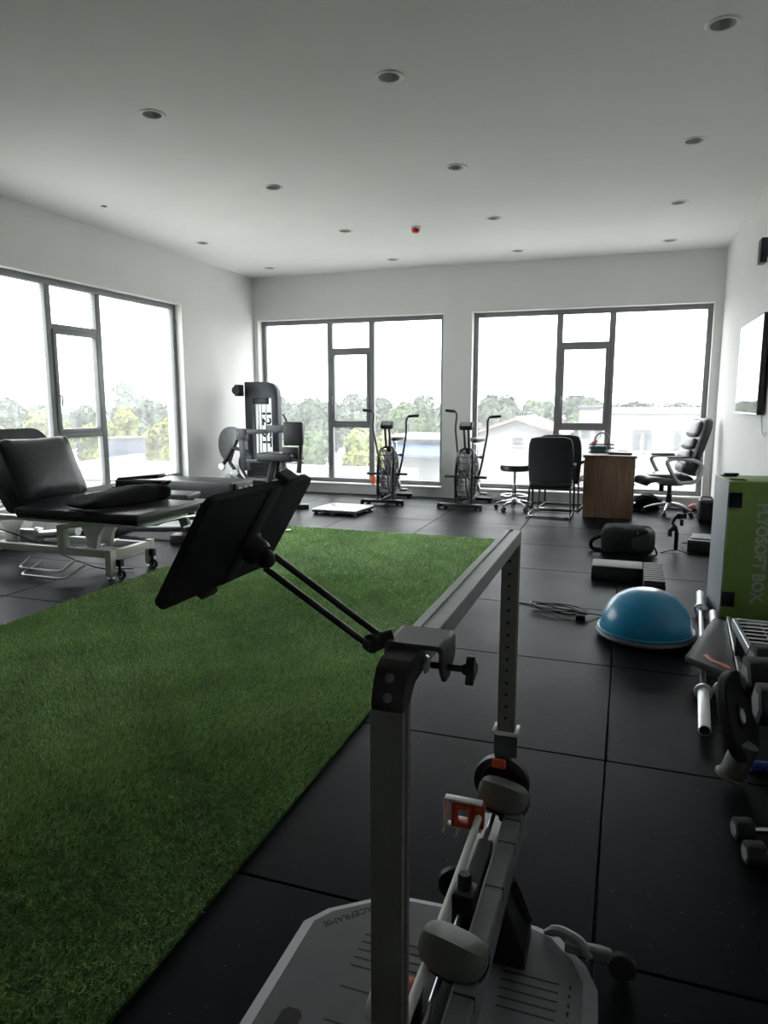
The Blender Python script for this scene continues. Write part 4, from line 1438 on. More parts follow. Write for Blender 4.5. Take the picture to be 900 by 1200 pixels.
def air_bike(label, loc, rz, phase):
    """x right, y towards the rear (rider), z up; fan at the front"""
    t = thing('air_bike', label, 'exercise bike', loc, rz, 'air bikes in front of the back windows')
    b = B()
    b.bar((-0.29, 0, 0.045), (0.27, 0, 0.045), 0.06, 0.045, 0.006)
    b.build('front_base_bar', M_BLACKM, t)
    for x in (-0.29, 0.27):
        B().lathe([(0.018, -0.02), (0.036, -0.016), (0.036, 0.016), (0.018, 0.02)], 16, frame((x, -0.035, 0.037), (0, 1, 0), (0, 0, 1))).build('transport_wheel', M_BLACK, t)
        B().lathe([(0.03, 0.0), (0.03, 0.02), (0.012, 0.024)], 12, Matrix.Translation((x * 0.72, 0.0, 0.0))).build('foot', M_BLACK, t)
    b = B()
    b.bar((-0.25, 0.72, 0.05), (0.25, 0.72, 0.05), 0.06, 0.04, 0.006)
    b.build('rear_base_bar', M_BLACKM, t)
    for x in (-0.2, 0.2):
        B().lathe([(0.03, 0.0), (0.03, 0.02), (0.012, 0.032)], 12, Matrix.Translation((x, 0.72, 0.0))).build('foot', M_BLACK, t)
    # fan: blades and wire cage
    fc, R = Vector((0, 0.26, 0.41)), 0.315
    MF = frame(fc, (0, 1, 0), (0, 0, 1))       # local z = +x
    b = B()
    for s in (-1, 1):
        b.tube([MF @ Vector((R * math.cos(a), R * math.sin(a), s * 0.075)) for a in [2 * math.pi * k / 40 for k in range(40)]], 0.010, 8, closed=True)
        for rr in (0.06, 0.11, 0.16, 0.21, 0.26):
            zz = 0.075 + 0.05 * (1 - (rr / R) ** 2)
            b.tube([MF @ Vector((rr * math.cos(a), rr * math.sin(a), s * zz)) for a in [2 * math.pi * k / 32 for k in range(32)]], 0.0028, 5, closed=True)
        for k in range(30):
            a = 2 * math.pi * k / 30
            b.tube([MF @ Vector((rr * math.cos(a), rr * math.sin(a), s * (0.075 + 0.05 * (1 - (rr / R) ** 2)))) for rr in (0.05, 0.14, 0.23, R)], 0.0026, 4)
    for k in range(20):
        a = 2 * math.pi * k / 20
        p = MF @ Vector((R * math.cos(a), R * math.sin(a), -0.075))
        b.tube([p, p + Vector((0.15, 0, 0))], 0.005, 5)
    b.build('fan_cage', M_BLACKM, t)
    fan = B().lathe([(0.0, -0.045), (0.055, -0.045), (0.06, 0.0), (0.055, 0.045), (0.0, 0.045)], 20, MF).build('fan_hub', M_DGREY, t)
    for k in range(18):
        a = 2 * math.pi * k / 18
        Mb = MF @ Matrix.Rotation(a, 4, 'Z') @ Matrix.Translation((0.175, 0, 0)) @ Matrix.Rotation(math.radians(42), 4, 'X')
        B().mm(-0.125, 0.12, -0.062, 0.062, -0.0015, 0.0015, 0, 1, Mb).build('fan_blade', M_CAGE, fan)
    # arch guard in front of the fan
    b = B()
    b.tube(fillet([(-0.11, 0.10, 0.05), (-0.11, 0.14, 0.66), (-0.08, 0.26, 0.765), (0.08, 0.26, 0.765), (0.11, 0.14, 0.66), (0.11, 0.10, 0.05)], 0.07), 0.017, 10)
    b.build('fan_arch', M_BLACKM, t)
    b = B()
    b.bar((0, 0.0, 0.06), (0, 0.72, 0.06), 0.05, 0.05, 0.005)
    b.bar((0, 0.30, 0.76), (0, 0.58, 0.44), 0.06, 0.06, 0.006)
    b.bar((0, 0.58, 0.07), (0, 0.64, 0.62), 0.06, 0.06, 0.006)
    b.build('main_frame', M_BLACKM, t)
    # mast and console
    b = B()
    b.bar((-0.028, 0.27, 0.75), (-0.028, 0.20, 1.04), 0.028, 0.04, 0.004)
    b.bar((0.028, 0.27, 0.75), (0.028, 0.22, 1.04), 0.028, 0.05, 0.004)
    b.build('mast', M_BLACKM, t)
    MC = frame((0, 0.20, 1.065), (1, 0, 0), (0, 0.75, 0.6))
    b = B()
    b.mm(-0.085, 0.085, -0.05, 0.055, -0.03, 0.03, 0.012, 2, MC)
    con = b.build('console', M_BLACK, t)
    B().mm(-0.06, 0.06, -0.03, 0.035, 0.029, 0.032, 0, 1, MC).build('display', mat('grey_lcd', (0.25, 0.28, 0.25), 0.2), con)
    # swinging arms and grips
    for s, ph in ((-1, phase), (1, -phase)):
        y0 = 0.40
        gx = 0.43 if (s < 0 and phase > 0.03) else 0.37
        dz = 0.035 * (1 if s < 0 else -1) * (1 if phase > 0 else 0.3)
        pts = [(s * 0.13, y0 - 0.05, 0.36), (s * 0.16, y0 + 0.02, 0.55), (s * (gx - 0.145), y0 + 0.05 + ph * 0.8, 1.0 + dz), (s * (gx - 0.155), y0 + 0.08 + ph, 1.16 + dz),
               (s * (gx - 0.135), y0 + 0.10 + ph, 1.215 + dz), (s * gx, y0 + 0.12 + ph, 1.225 + dz)]
        arm = B().tube(fillet(pts, 0.06), 0.0145, 10).build('swing_arm', M_BLACKM, t)
        B().tube([(s * (gx - 0.12), y0 + 0.102 + ph, 1.2165 + dz), (s * (gx + 0.015), y0 + 0.122 + ph, 1.227 + dz)], 0.0195, 12).build('grip', M_RUBBER, arm)
        B().tube([(s * 0.10, 0.20, 0.40), (s * 0.285, 0.20, 0.40)], 0.017, 12).build('foot_peg', M_BLACKM, t)
        # crank and pedal
        cz = 0.30 + s * 0.02
        pe = B()
        pe.bar((s * 0.09, 0.52, 0.29), (s * 0.11, 0.52 + s * 0.05, 0.29 - s * 0.15), 0.02, 0.035, 0.004)
        cr = pe.build('crank_arm', M_STEEL, t)
        B().box((s * 0.16, 0.52 + s * 0.05, 0.29 - s * 0.15), (0.10, 0.09, 0.025), 0.006).build('pedal', M_BLACK, cr)
    b = B()
    b.lathe([(0.0, -0.03), (0.11, -0.03), (0.12, -0.02), (0.12, 0.02), (0.11, 0.03), (0.0, 0.03)], 28, frame((0.055, 0.52, 0.29), (0, 1, 0), (0, 0, 1)))
    b.build('chain_guard', M_DGREY, t)
    # saddle on its post
    b = B()
    b.bar((0, 0.63, 0.58), (0, 0.70, 0.80), 0.04, 0.04, 0.004)
    b.mm(-0.015, 0.015, 0.60, 0.80, 0.80, 0.825, 0.003)
    b.build('seat_post', M_STEEL, t)

    def sw(c):
        k = (c.y + 0.14) / 0.28
        return (c.x * (0.35 + 0.65 * min(1, k * 1.25)), c.y, c.z + 0.018 * k * k)
    b = B()
    b.ell((0, 0.74, 0.855), (0.12, 0.14, 0.035), 26, 12, 0.7, 0.8, warp=sw)
    b.build('saddle', M_LEATHER, t, ang=80)
    b = B()
    b.tube([(0.03, 0.645, 0.63), (0.08, 0.645, 0.63)], 0.012, 8)
    b.ell((0.095, 0.645, 0.63), (0.022, 0.022, 0.022), 12, 8)
    b.build('adjust_knob', M_BLACK, t)
    return t


air_bike('black air bike with caged fan, the left one, nearest the weight machine', (-3.09, 8.90, 0), math.radians(5), 0.05)
air_bike('black air bike with caged fan, the right one, in front of the wall pier', (-2.005, 8.85, 0), math.radians(-3), 0.012)
# orange cup on the sill
b = B()
b.lathe([(0.0, 0.0), (0.028, 0.0), (0.044, 0.105), (0.040, 0.105), (0.026, 0.006), (0.0, 0.006)], 24, caps=False)
o = b.build('cup', M_ORANGE, None)
o.location = (-3.585, 9.87, 0.1555)
tag(o, 'small orange cup on the window sill left of the left air bike', 'cup')

# ------------------------------------------------------------------ wheeled stool
t = thing('stool', 'round black wheeled stool with chrome base left of the chairs', 'stool', (-1.345, 9.03, 0), math.radians(12))
b = B()
b.lathe([(0.0, 0.505), (0.17, 0.505), (0.187, 0.52), (0.187, 0.56), (0.175, 0.58), (0.12, 0.588), (0.0, 0.59)], 32)
b.build('seat', M_LEATHER, t)
b = B()
b.lathe([(0.0, 0.16), (0.028, 0.16), (0.028, 0.33), (0.016, 0.335), (0.016, 0.505), (0.0, 0.505)], 18)
b.build('gas_column', M_CHROME, t)
b = B()
b.tube([(0.165 * math.cos(k * math.pi / 16), 0.165 * math.sin(k * math.pi / 16), 0.185) for k in range(32)], 0.010, 8, closed=True)
for k in range(3):
    a = k * 2.094
    b.tube([(0.02 * math.cos(a), 0.02 * math.sin(a), 0.20), (0.16 * math.cos(a), 0.16 * math.sin(a), 0.185)], 0.007, 6)
b.build('foot_ring', M_CHROME, t)


def caster(parent, x, y, rot=0.0, r=0.026):
    b = B()
    for s in (-1, 1):
        b.lathe([(0.0, -0.007), (r, -0.007), (r, 0.007), (0.0, 0.007)], 16, Matrix.Translation((x, y, r)) @ Matrix.Rotation(rot, 4, 'Z') @ frame((0, s * 0.013, 0), (1, 0, 0), (0, 0, 1)))
    b.cyl((x, y, r), (x, y, r * 2.6), 0.008, n=8)
    b.box((x, y, r * 1.6), (r * 1.7, r * 1.6, r * 0.9), 0.006, 2, rot)
    return b.build('caster', M_BLACK, parent)


def star_base(t, R, zc, ze, m, n=5, a0=0.3):
    b = B()
    b.lathe([(0.0, zc - 0.05), (0.035, zc - 0.05), (0.04, zc), (0.032, zc + 0.035), (0.0, zc + 0.035)], 18)
    b.build('hub', m, t)
    for k in range(n):
        a = a0 + 2 * math.pi * k / n
        c, s = math.cos(a), math.sin(a)
        b = B()
        b.tube([(c * 0.025, s * 0.025, zc), (c * R * 0.6, s * R * 0.6, zc * 0.6 + ze * 0.4), (c * R, s * R, ze)], [0.021, 0.017, 0.012], 8)
        b.build('base_spoke', m, t)
        caster(t, c * R, s * R, a)


star_base(t, 0.235, 0.115, 0.075, M_CHROME)

# ------------------------------------------------------------------ visitor chairs
M_MESHB = mat('black_upholstery', (0.017, 0.019, 0.026), 0.55, var=0.15, bump=0.1, bscale=300)


def visitor_chair(label, loc, rz):
    """x right, y = the way it faces"""
    t = thing('visitor_chair', label, 'chair', loc, rz, 'black sled-base visitor chairs')
    # gently curved backrest
    b = B()
    nx, nz = 8, 8
    def bp(i, k, th):
        u_ = -1 + 2 * i / nx
        v_ = k / nz
        hw = 0.245 + 0.018 * math.sin(math.pi * min(1, v_ * 0.9)) - 0.02 * max(0, v_ - 0.85) / 0.15 * abs(u_)
        z = 0.395 + 0.575 * v_ - 0.02 * (abs(u_) ** 6) * max(0, v_ - 0.7) / 0.3
        y = -0.20 - 0.075 * v_ + 0.035 * (u_ * u_) + th + 0.02 * math.sin(v_ * math.pi)
        return (u_ * hw, y, z)
    V, Fs = [], []
    for th in (-0.022, 0.026):
        for k in range(nz + 1):
            for i in range(nx + 1):
                V.append(bp(i, k, th))
    W = nx + 1
    off = W * (nz + 1)
    for k in range(nz):
        for i in range(nx):
            a = k * W + i
            Fs += [(a, a + 1, a + W + 1, a + W), (off + a, off + a + W, off + a + W + 1, off + a + 1)]
    for k in range(nz):
        for i0 in (0, nx):
            a = k * W + i0
            Fs.append((a, a + W, off + a + W, off + a))
    for i in range(nx):
        for k0 in (0, nz):
            a = k0 * W + i
            Fs.append((a, off + a, off + a + 1, a + 1))
    b._geo(V, Fs)
    bmesh.ops.recalc_face_normals(b.bm, faces=b.bm.faces[:])
    bmesh.ops.bevel(b.bm, geom=[e for e in b.bm.edges if e.is_manifold and e.calc_face_angle(0) > 0.9], offset=0.013, segments=3, profile=0.5, affect='EDGES')
    b.build('backrest', M_MESHB, t, ang=60)
    b = B()
    b.mm(-0.245, 0.245, -0.22, 0.26, 0.355, 0.435, 0.035, 4)
    b.build('seat', M_LEATHER, t)
    B().mm(-0.225, 0.225, -0.20, 0.24, 0.342, 0.358).build('seat_board', M_BLACK, t)
    for s in (-1, 1):
        x = s * 0.255
        # sled runner: floor rail, front leg up to the armrest, rear strut
        b = B()
        b.tube(fillet([(x, -0.24, 0.015), (x, 0.27, 0.015), (x, 0.235, 0.60), (x, -0.16, 0.60)], 0.06), 0.0125, 10)
        b.build('side_frame', M_BLACKM, t)
        b = B()
        b.tube([(x * 0.94, -0.185, 0.36), (x, -0.235, 0.02)], 0.0115, 10)
        b.build('leg', M_BLACKM, t)
        b = B()
        b.ell((x, 0.03, 0.622), (0.028, 0.16, 0.02), 18, 10, 0.5, 0.5)
        b.build('arm_pad', M_LEATHER, t, ang=70)
    b = B()
    b.tube(fillet([(-0.255, -0.10, 0.015), (-0.255, -0.245, 0.015), (0.255, -0.245, 0.015), (0.255, -0.10, 0.015)], 0.03), 0.013, 10)
    b.build('floor_crossbar', M_CHROME, t)
    B().tube([(-0.24, -0.18, 0.35), (0.24, -0.18, 0.35)], 0.011, 8).build('seat_bearer', M_BLACKM, t)
    B().tube([(-0.25, 0.23, 0.35), (0.25, 0.23, 0.35)], 0.011, 8).build('seat_bearer', M_BLACKM, t)
    B().tube([(-0.255, 0.262, 0.018), (0.255, 0.262, 0.018)], 0.011, 8).build('floor_crossbar', M_BLACKM, t)
    for x in (-0.2, 0.2):
        B().cyl((x, -0.245, 0.0), (x, -0.245, 0.012), 0.012, n=10).build('glide', M_BLACK, t)
    return t


visitor_chair('black visitor chair seen from behind, the nearer one, beside the wooden desk', (-0.85, 8.72, 0), 0)
visitor_chair('black visitor chair half hidden behind the nearer one', (-0.785, 9.38, 0), math.radians(-4))

# ------------------------------------------------------------------ desk and what stands on it
def wood_mat():
    m = bpy.data.materials.new('brown_wood_veneer')
    m.use_nodes = True
    nt = m.node_tree
    bs = nt.nodes['Principled BSDF']
    tc = nt.nodes.new('ShaderNodeTexCoord')
    mp = nt.nodes.new('ShaderNodeMapping')
    mp.inputs['Scale'].default_value = (14, 14, 0.9)
    n = nt.nodes.new('ShaderNodeTexNoise')
    n.inputs['Scale'].default_value = 2.2
    n.inputs['Detail'].default_value = 8
    n.inputs['Distortion'].default_value = 0.6
    r = nt.nodes.new('ShaderNodeValToRGB')
    r.color_ramp.elements[0].position = 0.3
    r.color_ramp.elements[0].color = (0.10, 0.060, 0.039, 1)
    r.color_ramp.elements[1].position = 0.75
    r.color_ramp.elements[1].color = (0.23, 0.145, 0.095, 1)
    nt.links.new(tc.outputs['Object'], mp.inputs['Vector'])
    nt.links.new(mp.outputs['Vector'], n.inputs['Vector'])
    nt.links.new(n.outputs['Fac'], r.inputs['Fac'])
    nt.links.new(r.outputs['Color'], bs.inputs['Base Color'])
    bs.inputs['Roughness'].default_value = 0.38
    return m


M_WOOD = wood_mat()
t = thing('desk', 'brown wooden desk, end panel towards the room, between the visitor chairs and the office chair', 'desk', (-0.185, 9.15, 0))
B().mm(-0.305, 0.305, -0.45, 0.50, 0.722, 0.752, 0.003).build('desk_top', M_WOOD, t)
B().mm(-0.285, 0.285, -0.435, -0.412, 0.0, 0.722, 0.002).build('end_panel', M_WOOD, t)
B().mm(-0.285, 0.285, 0.46, 0.483, 0.0, 0.722, 0.002).build('end_panel', M_WOOD, t)
B().mm(-0.275, -0.255, -0.412, 0.46, 0.18, 0.722).build('modesty_panel', M_WOOD, t)
ped = B().mm(-0.10, 0.275, -0.40, -0.02, 0.04, 0.715, 0.002).build('drawer_pedestal', M_WOOD, t)
for k in range(3):
    d_ = B().mm(0.275, 0.29, -0.39, -0.03, 0.06 + k * 0.22, 0.265 + k * 0.22, 0.002).build('drawer', M_WOOD, t)
    B().tube(fillet([(0.29, -0.26, 0.17 + k * 0.22), (0.31, -0.26, 0.17 + k * 0.22), (0.31, -0.16, 0.17 + k * 0.22), (0.29, -0.16, 0.17 + k * 0.22)], 0.01), 0.005, 6).build('handle', M_STEEL, d_)
# wire desk organiser with bits in it
t = thing('desk_organiser', 'dark wire organiser basket full of small stationery at the back of the desk', 'organiser', (-0.30, 9.20, 0.7525))
b = B()
for z in (0.006, 0.055, 0.10):
    b.tube(fillet([(-0.15, -0.08, z), (0.15, -0.08, z), (0.15, 0.08, z), (-0.15, 0.08, z)], 0.02, closed=True), 0.005, 6, closed=True)
for k in range(9):
    x = -0.145 + 0.29 * k / 8
    for y in (-0.08, 0.08):
        b.tube([(x, y, 0.004), (x, y, 0.10)], 0.002, 5)
for k in range(7):
    x = -0.1 + 0.2 * k / 6
    b.tube([(x, -0.08, 0.004), (x, 0.08, 0.004)], 0.002, 5)
b.build('wire_basket', M_BLACKM, t)
b = B()
b.tube([(0.0 + 0.095 * math.cos(a), 0.0, 0.10 + 0.145 * math.sin(a)) for a in [math.pi * k / 14 for k in range(15)]], 0.009, 8)
b.build('carry_handle', M_BLACKM, t)
M_TEAL = mat('teal_card', (0.05, 0.14, 0.16), 0.5)
M_PINK = mat('pink_cloth', (0.55, 0.22, 0.23), 0.8)
o = B().mm(-0.13, 0.06, -0.06, 0.06, 0.0, 0.075, 0.004).build('stationery_box', M_TEAL, None)
o.location = (-0.30, 9.20, 0.7605)
tag(o, 'small teal box inside the wire desk organiser', 'box')
b = B()
b.ell((0, 0, 0.028), (0.035, 0.035, 0.028), 16, 10)
b.ell((0.02, 0.01, 0.055), (0.025, 0.025, 0.025), 14, 8)
o = b.build('pink_puff', M_PINK, None)
o.location = (-0.395, 9.19, 0.836)
tag(o, 'small crumpled pink puff at the left of the wire organiser', 'tissue')
t = thing('papers', 'sheaf of pale papers sticking out beside the wire desk organiser', 'papers', (-0.06, 9.20, 0.7525))
for k in range(5):
    B().mm(-0.075 + 0.006 * k, 0.075, -0.10, 0.10, 0.002 + 0.006 * k, 0.0065 + 0.006 * k, 0, 1, Matrix.Rotation(math.radians(-6 + 4 * k), 4, 'Z')).build('sheet', M_WHITEP if k % 2 else M_TEAL, t)
t = thing('closed_laptop', 'closed black laptop on the front of the desk top', 'laptop', (-0.055, 8.93, 0.7525), math.radians(-4))
B().mm(-0.15, 0.12, -0.10, 0.10, 0.004, 0.018, 0.004).build('base', M_BLACK, t)
B().mm(-0.15, 0.12, -0.10, 0.10, 0.0185, 0.027, 0.003).build('lid', M_BLACK, t)
for x in (-0.12, 0.09):
    for y in (-0.08, 0.08):
        B().cyl((x, y, 0.0), (x, y, 0.005), 0.008, n=10).build('foot', M_RUBBER, t)

# ------------------------------------------------------------------ high-back office chair, facing left
t = thing('office_chair', 'black leather high-back office chair with silver arms and wheeled base, right of the desk', 'office chair', (0.525, 9.27, 0), math.radians(106))
# local: y = the way it faces (world -X), x right of the sitter


def chair_pad(name, prof, hw, m, th=0.05, rows=None):
    """padded panel swept along a side profile (y, z); hw half width per point"""
    b = B()
    n = len(prof)
    nx = 10
    V, Fs = [], []
    for side in (0, 1):
        for i, (y, z) in enumerate(prof):
            a = prof[max(0, i - 1)]
            c = prof[min(n - 1, i + 1)]
            ty, tz = c[0] - a[0], c[1] - a[1]
            l_ = math.hypot(ty, tz)
            ny, nz_ = tz / l_, -ty / l_
            for k in range(nx + 1):
                u_ = -1 + 2 * k / nx
                puff = (1 - u_ ** 4)
                d = (th if side == 0 else -th) * (0.45 + 0.55 * puff) + (0.02 * abs(u_) ** 2 if side == 0 else 0.02 * abs(u_) ** 2)
                V.append((u_ * hw[i], y + ny * d, z + nz_ * d))
    W = nx + 1
    off = W * n
    for i in range(n - 1):
        for k in range(nx):
            a = i * W + k
            Fs += [(a, a + 1, a + W + 1, a + W), (off + a, off + a + W, off + a + W + 1, off + a + 1)]
        for k in (0, nx):
            a = i * W + k
            Fs.append((a, a + W, off + a + W, off + a))
    for k in range(nx):
        for i in (0, n - 1):
            a = i * W + k
            Fs.append((a, off + a, off + a + 1, a + 1))
    b._geo(V, Fs)
    return b.build(name, m, t, ang=75)


LEA = mat('soft_black_leather', (0.03, 0.032, 0.038), 0.3, var=0.15, bump=0.12, bscale=120)
chair_pad('backrest', [(-0.20, 0.50), (-0.215, 0.60), (-0.235, 0.72), (-0.27, 0.84), (-0.305, 0.96), (-0.34, 1.08), (-0.355, 1.15), (-0.352, 1.18)],
          [0.22, 0.25, 0.265, 0.275, 0.28, 0.27, 0.24, 0.17], LEA, 0.07)
for (z0, z1, y0, y1, hw) in ((0.52, 0.67, -0.135, -0.157, 0.19), (0.665, 0.81, -0.161, -0.19, 0.20), (0.805, 0.95, -0.195, -0.23, 0.20), (0.95, 1.16, -0.238, -0.295, 0.205)):
    B().ell((0, 0, 0), (hw, (z1 - z0) / 2, 0.055), 26, 12, 0.55, 0.5, frame((0, (y0 + y1) / 2, (z0 + z1) / 2), (1, 0, 0), (0, y1 - y0, z1 - z0))).build('back_cushion', LEA, t, ang=75)
chair_pad('seat', [(-0.20, 0.445), (-0.05, 0.438), (0.12, 0.45), (0.24, 0.465), (0.32, 0.455), (0.37, 0.42), (0.38, 0.385)], [0.24, 0.255, 0.26, 0.26, 0.255, 0.245, 0.22], LEA, 0.045)
B().ell((0, 0.09, 0.478), (0.20, 0.22, 0.045), 26, 12, 0.55, 0.5).build('seat_cushion', LEA, t, ang=75)
M_SILV = mat('silver_painted_arm', (0.50, 0.51, 0.53), 0.32, 0.5, var=0.04)
for s in (-1, 1):
    x = s * 0.285
    pts = fillet([(x * 0.86, -0.04, 0.415), (x, 0.02, 0.44), (x * 1.02, 0.10, 0.56), (x * 1.02, 0.16, 0.685), (x * 1.02, 0.08, 0.715), (x * 1.02, -0.12, 0.705), (x, -0.255, 0.66), (x, -0.27, 0.54), (x * 0.98, -0.20, 0.43), (x * 0.86, -0.04, 0.415)], 0.05, 4)
    a_ = B().tube(pts, 0.023, 10).build('armrest', M_SILV, t, ang=80)
    B().ell((x * 1.02, 0.01, 0.728), (0.027, 0.15, 0.012), 18, 8, 0.6, 0.6).build('arm_pad', M_LEATHER, a_, ang=70)
b = B()
b.mm(-0.11, 0.11, -0.12, 0.12, 0.365, 0.40, 0.01)
b.tube([(0.09, 0.03, 0.385), (0.22, 0.05, 0.375)], 0.007, 8)
b.mm(0.20, 0.26, 0.03, 0.08, 0.365, 0.385, 0.005)
b.cyl((0, 0.10, 0.29), (0, 0.10, 0.37), 0.028, n=14)
b.build('tilt_mechanism', M_BLACK, t)
B().lathe([(0.0, 0.13), (0.036, 0.13), (0.033, 0.25), (0.026, 0.255), (0.026, 0.37), (0.0, 0.37)], 18).build('gas_column', M_BLACK, t)
star_base(t, 0.29, 0.135, 0.075, M_STEEL, 5, 0.15)

# ------------------------------------------------------------------ small things on the floor by the desk
def bag_warp(c):
    return (c.x + 0.02 * math.sin(c.z * 30 + c.y * 9), c.y, c.z * (1 + 0.25 * math.sin(c.x * 19 + 1) * 0.6) + 0.012 * math.sin(c.x * 43 + c.y * 27))


t = thing('black_jacket_bag', 'slumped black bag on the floor behind the office chair base', 'bag', (0.26, 9.52, 0.0))
b = B()
b.ell((0, 0, 0.10), (0.19, 0.14, 0.098), 34, 16, 0.7, 0.8, warp=bag_warp)
b.build('bag_body', M_FABRIC, t, ang=80)
b = B()
b.tube(fillet([(-0.12, -0.10, 0.15), (-0.06, -0.12, 0.205), (0.06, -0.10, 0.19), (0.14, -0.09, 0.11)], 0.05), 0.010, 8)
b.build('strap', M_FABRIC, t)
o = B().ell((0, 0, 0.045), (0.055, 0.045, 0.044), 22, 12, 0.8, 0.8, warp=lambda c: (c.x, c.y, c.z + 0.01 * math.sin(c.x * 60))).build('pink_cloth', M_PINK, None, ang=80)
o.location = (0.83, 9.66, 0.0)
tag(o, 'crumpled pink cloth on the floor under the right end of the window', 'cloth')
t = thing('loudspeaker', 'black portable loudspeaker on the floor in the far right corner', 'loudspeaker', (0.905, 8.80, 0))
B().mm(-0.085, 0.085, -0.11, 0.11, 0.008, 0.265, 0.02, 3).build('cabinet', M_BLACK, t)
B().mm(-0.068, 0.068, -0.116, -0.108, 0.03, 0.235, 0.006).build('grille', M_FABRIC, t)
B().tube(fillet([(-0.06, 0, 0.262), (-0.05, 0, 0.292), (0.05, 0, 0.292), (0.06, 0, 0.262)], 0.02), 0.008, 8).build('handle', M_BLACK, t)
for x in (-0.06, 0.06):
    for y in (-0.08, 0.08):
        B().cyl((x, y, 0), (x, y, 0.01), 0.012, n=10).build('foot', M_RUBBER, t)
o = B().tube(fillet([(0.86, 9.70, 0.004), (0.80, 9.50, 0.004), (0.72, 9.30, 0.004), (0.80, 9.15, 0.004), (0.90, 9.05, 0.004), (0.92, 8.94, 0.03)], 0.08), 0.004, 6).build('floor_cable', M_BLACK, None)
tag(o, 'thin black cable on the floor running to the portable loudspeaker', 'cable')
o = B().tube(fillet([(1.0, 9.78, 0.004), (1.01, 9.79, 0.30), (0.99, 9.80, 0.55), (0.93, 9.78, 0.66), (0.82, 9.79, 0.70)], 0.06), 0.0035, 6).build('wall_cable', M_WHITEP, None)
tag(o, 'thin white cable climbing the far right corner of the wall', 'cable')

# phone gimbal on a mini tripod
t = thing('phone_gimbal', 'black phone gimbal standing on a mini tripod right of the backpack', 'gimbal', (0.475, 6.88, 0))
for a in (math.radians(205), math.radians(330), math.radians(100)):
    B().bar((0, 0, 0.035), (0.14 * math.cos(a), 0.14 * math.sin(a), 0.005), 0.014, 0.010, 0.003).build('tripod_leg', M_BLACK, t)
B().lathe([(0.0, 0.022), (0.016, 0.022), (0.019, 0.05), (0.018, 0.17), (0.022, 0.19), (0.0, 0.2)], 16).build('grip', M_BLACK, t)
b = B()
b.tube(fillet([(0, 0, 0.19), (-0.012, 0.0, 0.24), (-0.045, 0.01, 0.27), (-0.02, 0.01, 0.33), (0.01, 0.0, 0.345)], 0.03), 0.016, 12)
b.cyl((-0.035, -0.02, 0.225), (-0.035, 0.02, 0.225), 0.024, n=16)
b.mm(-0.075, -0.04, -0.02, 0.02, 0.15, 0.225, 0.006)
b.build('gimbal_arm', M_BLACK, t)
b = B()
b.cyl((0.01, -0.025, 0.345), (0.01, 0.03, 0.345), 0.026, n=16)
b.build('tilt_motor', M_BLACK, t)
b = B()
b.mm(-0.01, 0.075, -0.045, -0.028, 0.325, 0.375, 0.006)
b.cyl((0.035, -0.035, 0.35), (0.035, -0.06, 0.35), 0.022, n=16)
b.mm(0.02, 0.05, -0.05, 0.0, 0.26, 0.32, 0.006)
b.build('phone_clamp', M_BLACK, t)
# open black box with papers on it
t = thing('black_box', 'low black box on the floor behind the plyo box', 'box', (0.76, 7.10, 0), math.radians(-12))
B().mm(-0.15, 0.13, -0.17, 0.17, 0.0, 0.095, 0.006).build('body', M_BLACK, t)
B().mm(-0.152, 0.132, -0.172, 0.172, 0.096, 0.112, 0.004).build('lid', M_DGREY, t)
t = thing('leaflets', 'grey leaflets lying on the low black box', 'papers', (0.74, 7.14, 0.1135), math.radians(-12))
for k in range(3):
    B().mm(-0.11, 0.11, -0.13, 0.13, 0.0035 * k, 0.003 + 0.0035 * k, 0, 1, Matrix.Rotation(math.radians(6 * k - 5), 4, 'Z')).build('sheet', mat('grey_print', (0.22, 0.23, 0.25), 0.5, var=0.3, scale=30), t)
o = B().tube(fillet([(0.575, 6.98, 0.004), (0.55, 7.15, 0.005), (0.55, 7.36, 0.004), (0.66, 7.44, 0.004), (0.80, 7.42, 0.004)], 0.05), 0.004, 6).build('charger_cable', M_BLACK, None)
tag(o, 'short black charger cable on the floor beside the low black box', 'cable')

# backpack lying on its front
t = thing('backpack', 'black backpack lying on the rubber floor in front of the desk', 'backpack', (0.045, 6.76, 0), math.radians(-4))


def pack_warp(c):
    k = (c.x + 0.23) / 0.46
    return (c.x, c.y * (1 - 0.10 * k), c.z * (1 - 0.10 * k * k) + 0.006 * math.sin(c.x * 30 + c.y * 20))


b = B()
b.ell((0, 0, 0.128), (0.225, 0.19, 0.126), 40, 20, 0.42, 0.42, warp=pack_warp)
b.build('main_compartment', M_FABRIC, t, ang=80)
b = B()
b.ell((0.11, -0.015, 0.12), (0.135, 0.165, 0.115), 32, 16, 0.55, 0.5)
b.build('front_pocket', mat('black_ripstop', (0.022, 0.022, 0.025), 0.7, var=0.2), t, ang=80)
b = B()
b.tube([(0.10 + 0.0 * k, -0.19 + 0.38 * k / 12, 0.235 - 0.03 * abs(k / 6 - 1) ** 4) for k in range(13)], 0.0045, 6)
b.build('zip', M_BLACK, t)
b = B()
b.tube(fillet([(-0.20, -0.10, 0.16), (-0.27, -0.09, 0.135), (-0.32, -0.08, 0.09), (-0.31, -0.06, 0.02), (-0.20, -0.06, 0.015)], 0.06), 0.018, 8)
b.build('shoulder_strap', M_FABRIC, t)
b = B()
b.tube(fillet([(0.20, -0.08, 0.12), (0.26, -0.10, 0.06), (0.27, -0.12, 0.01), (0.22, -0.14, 0.008)], 0.03), 0.008, 6)
b.build('webbing', M_FABRIC, t)

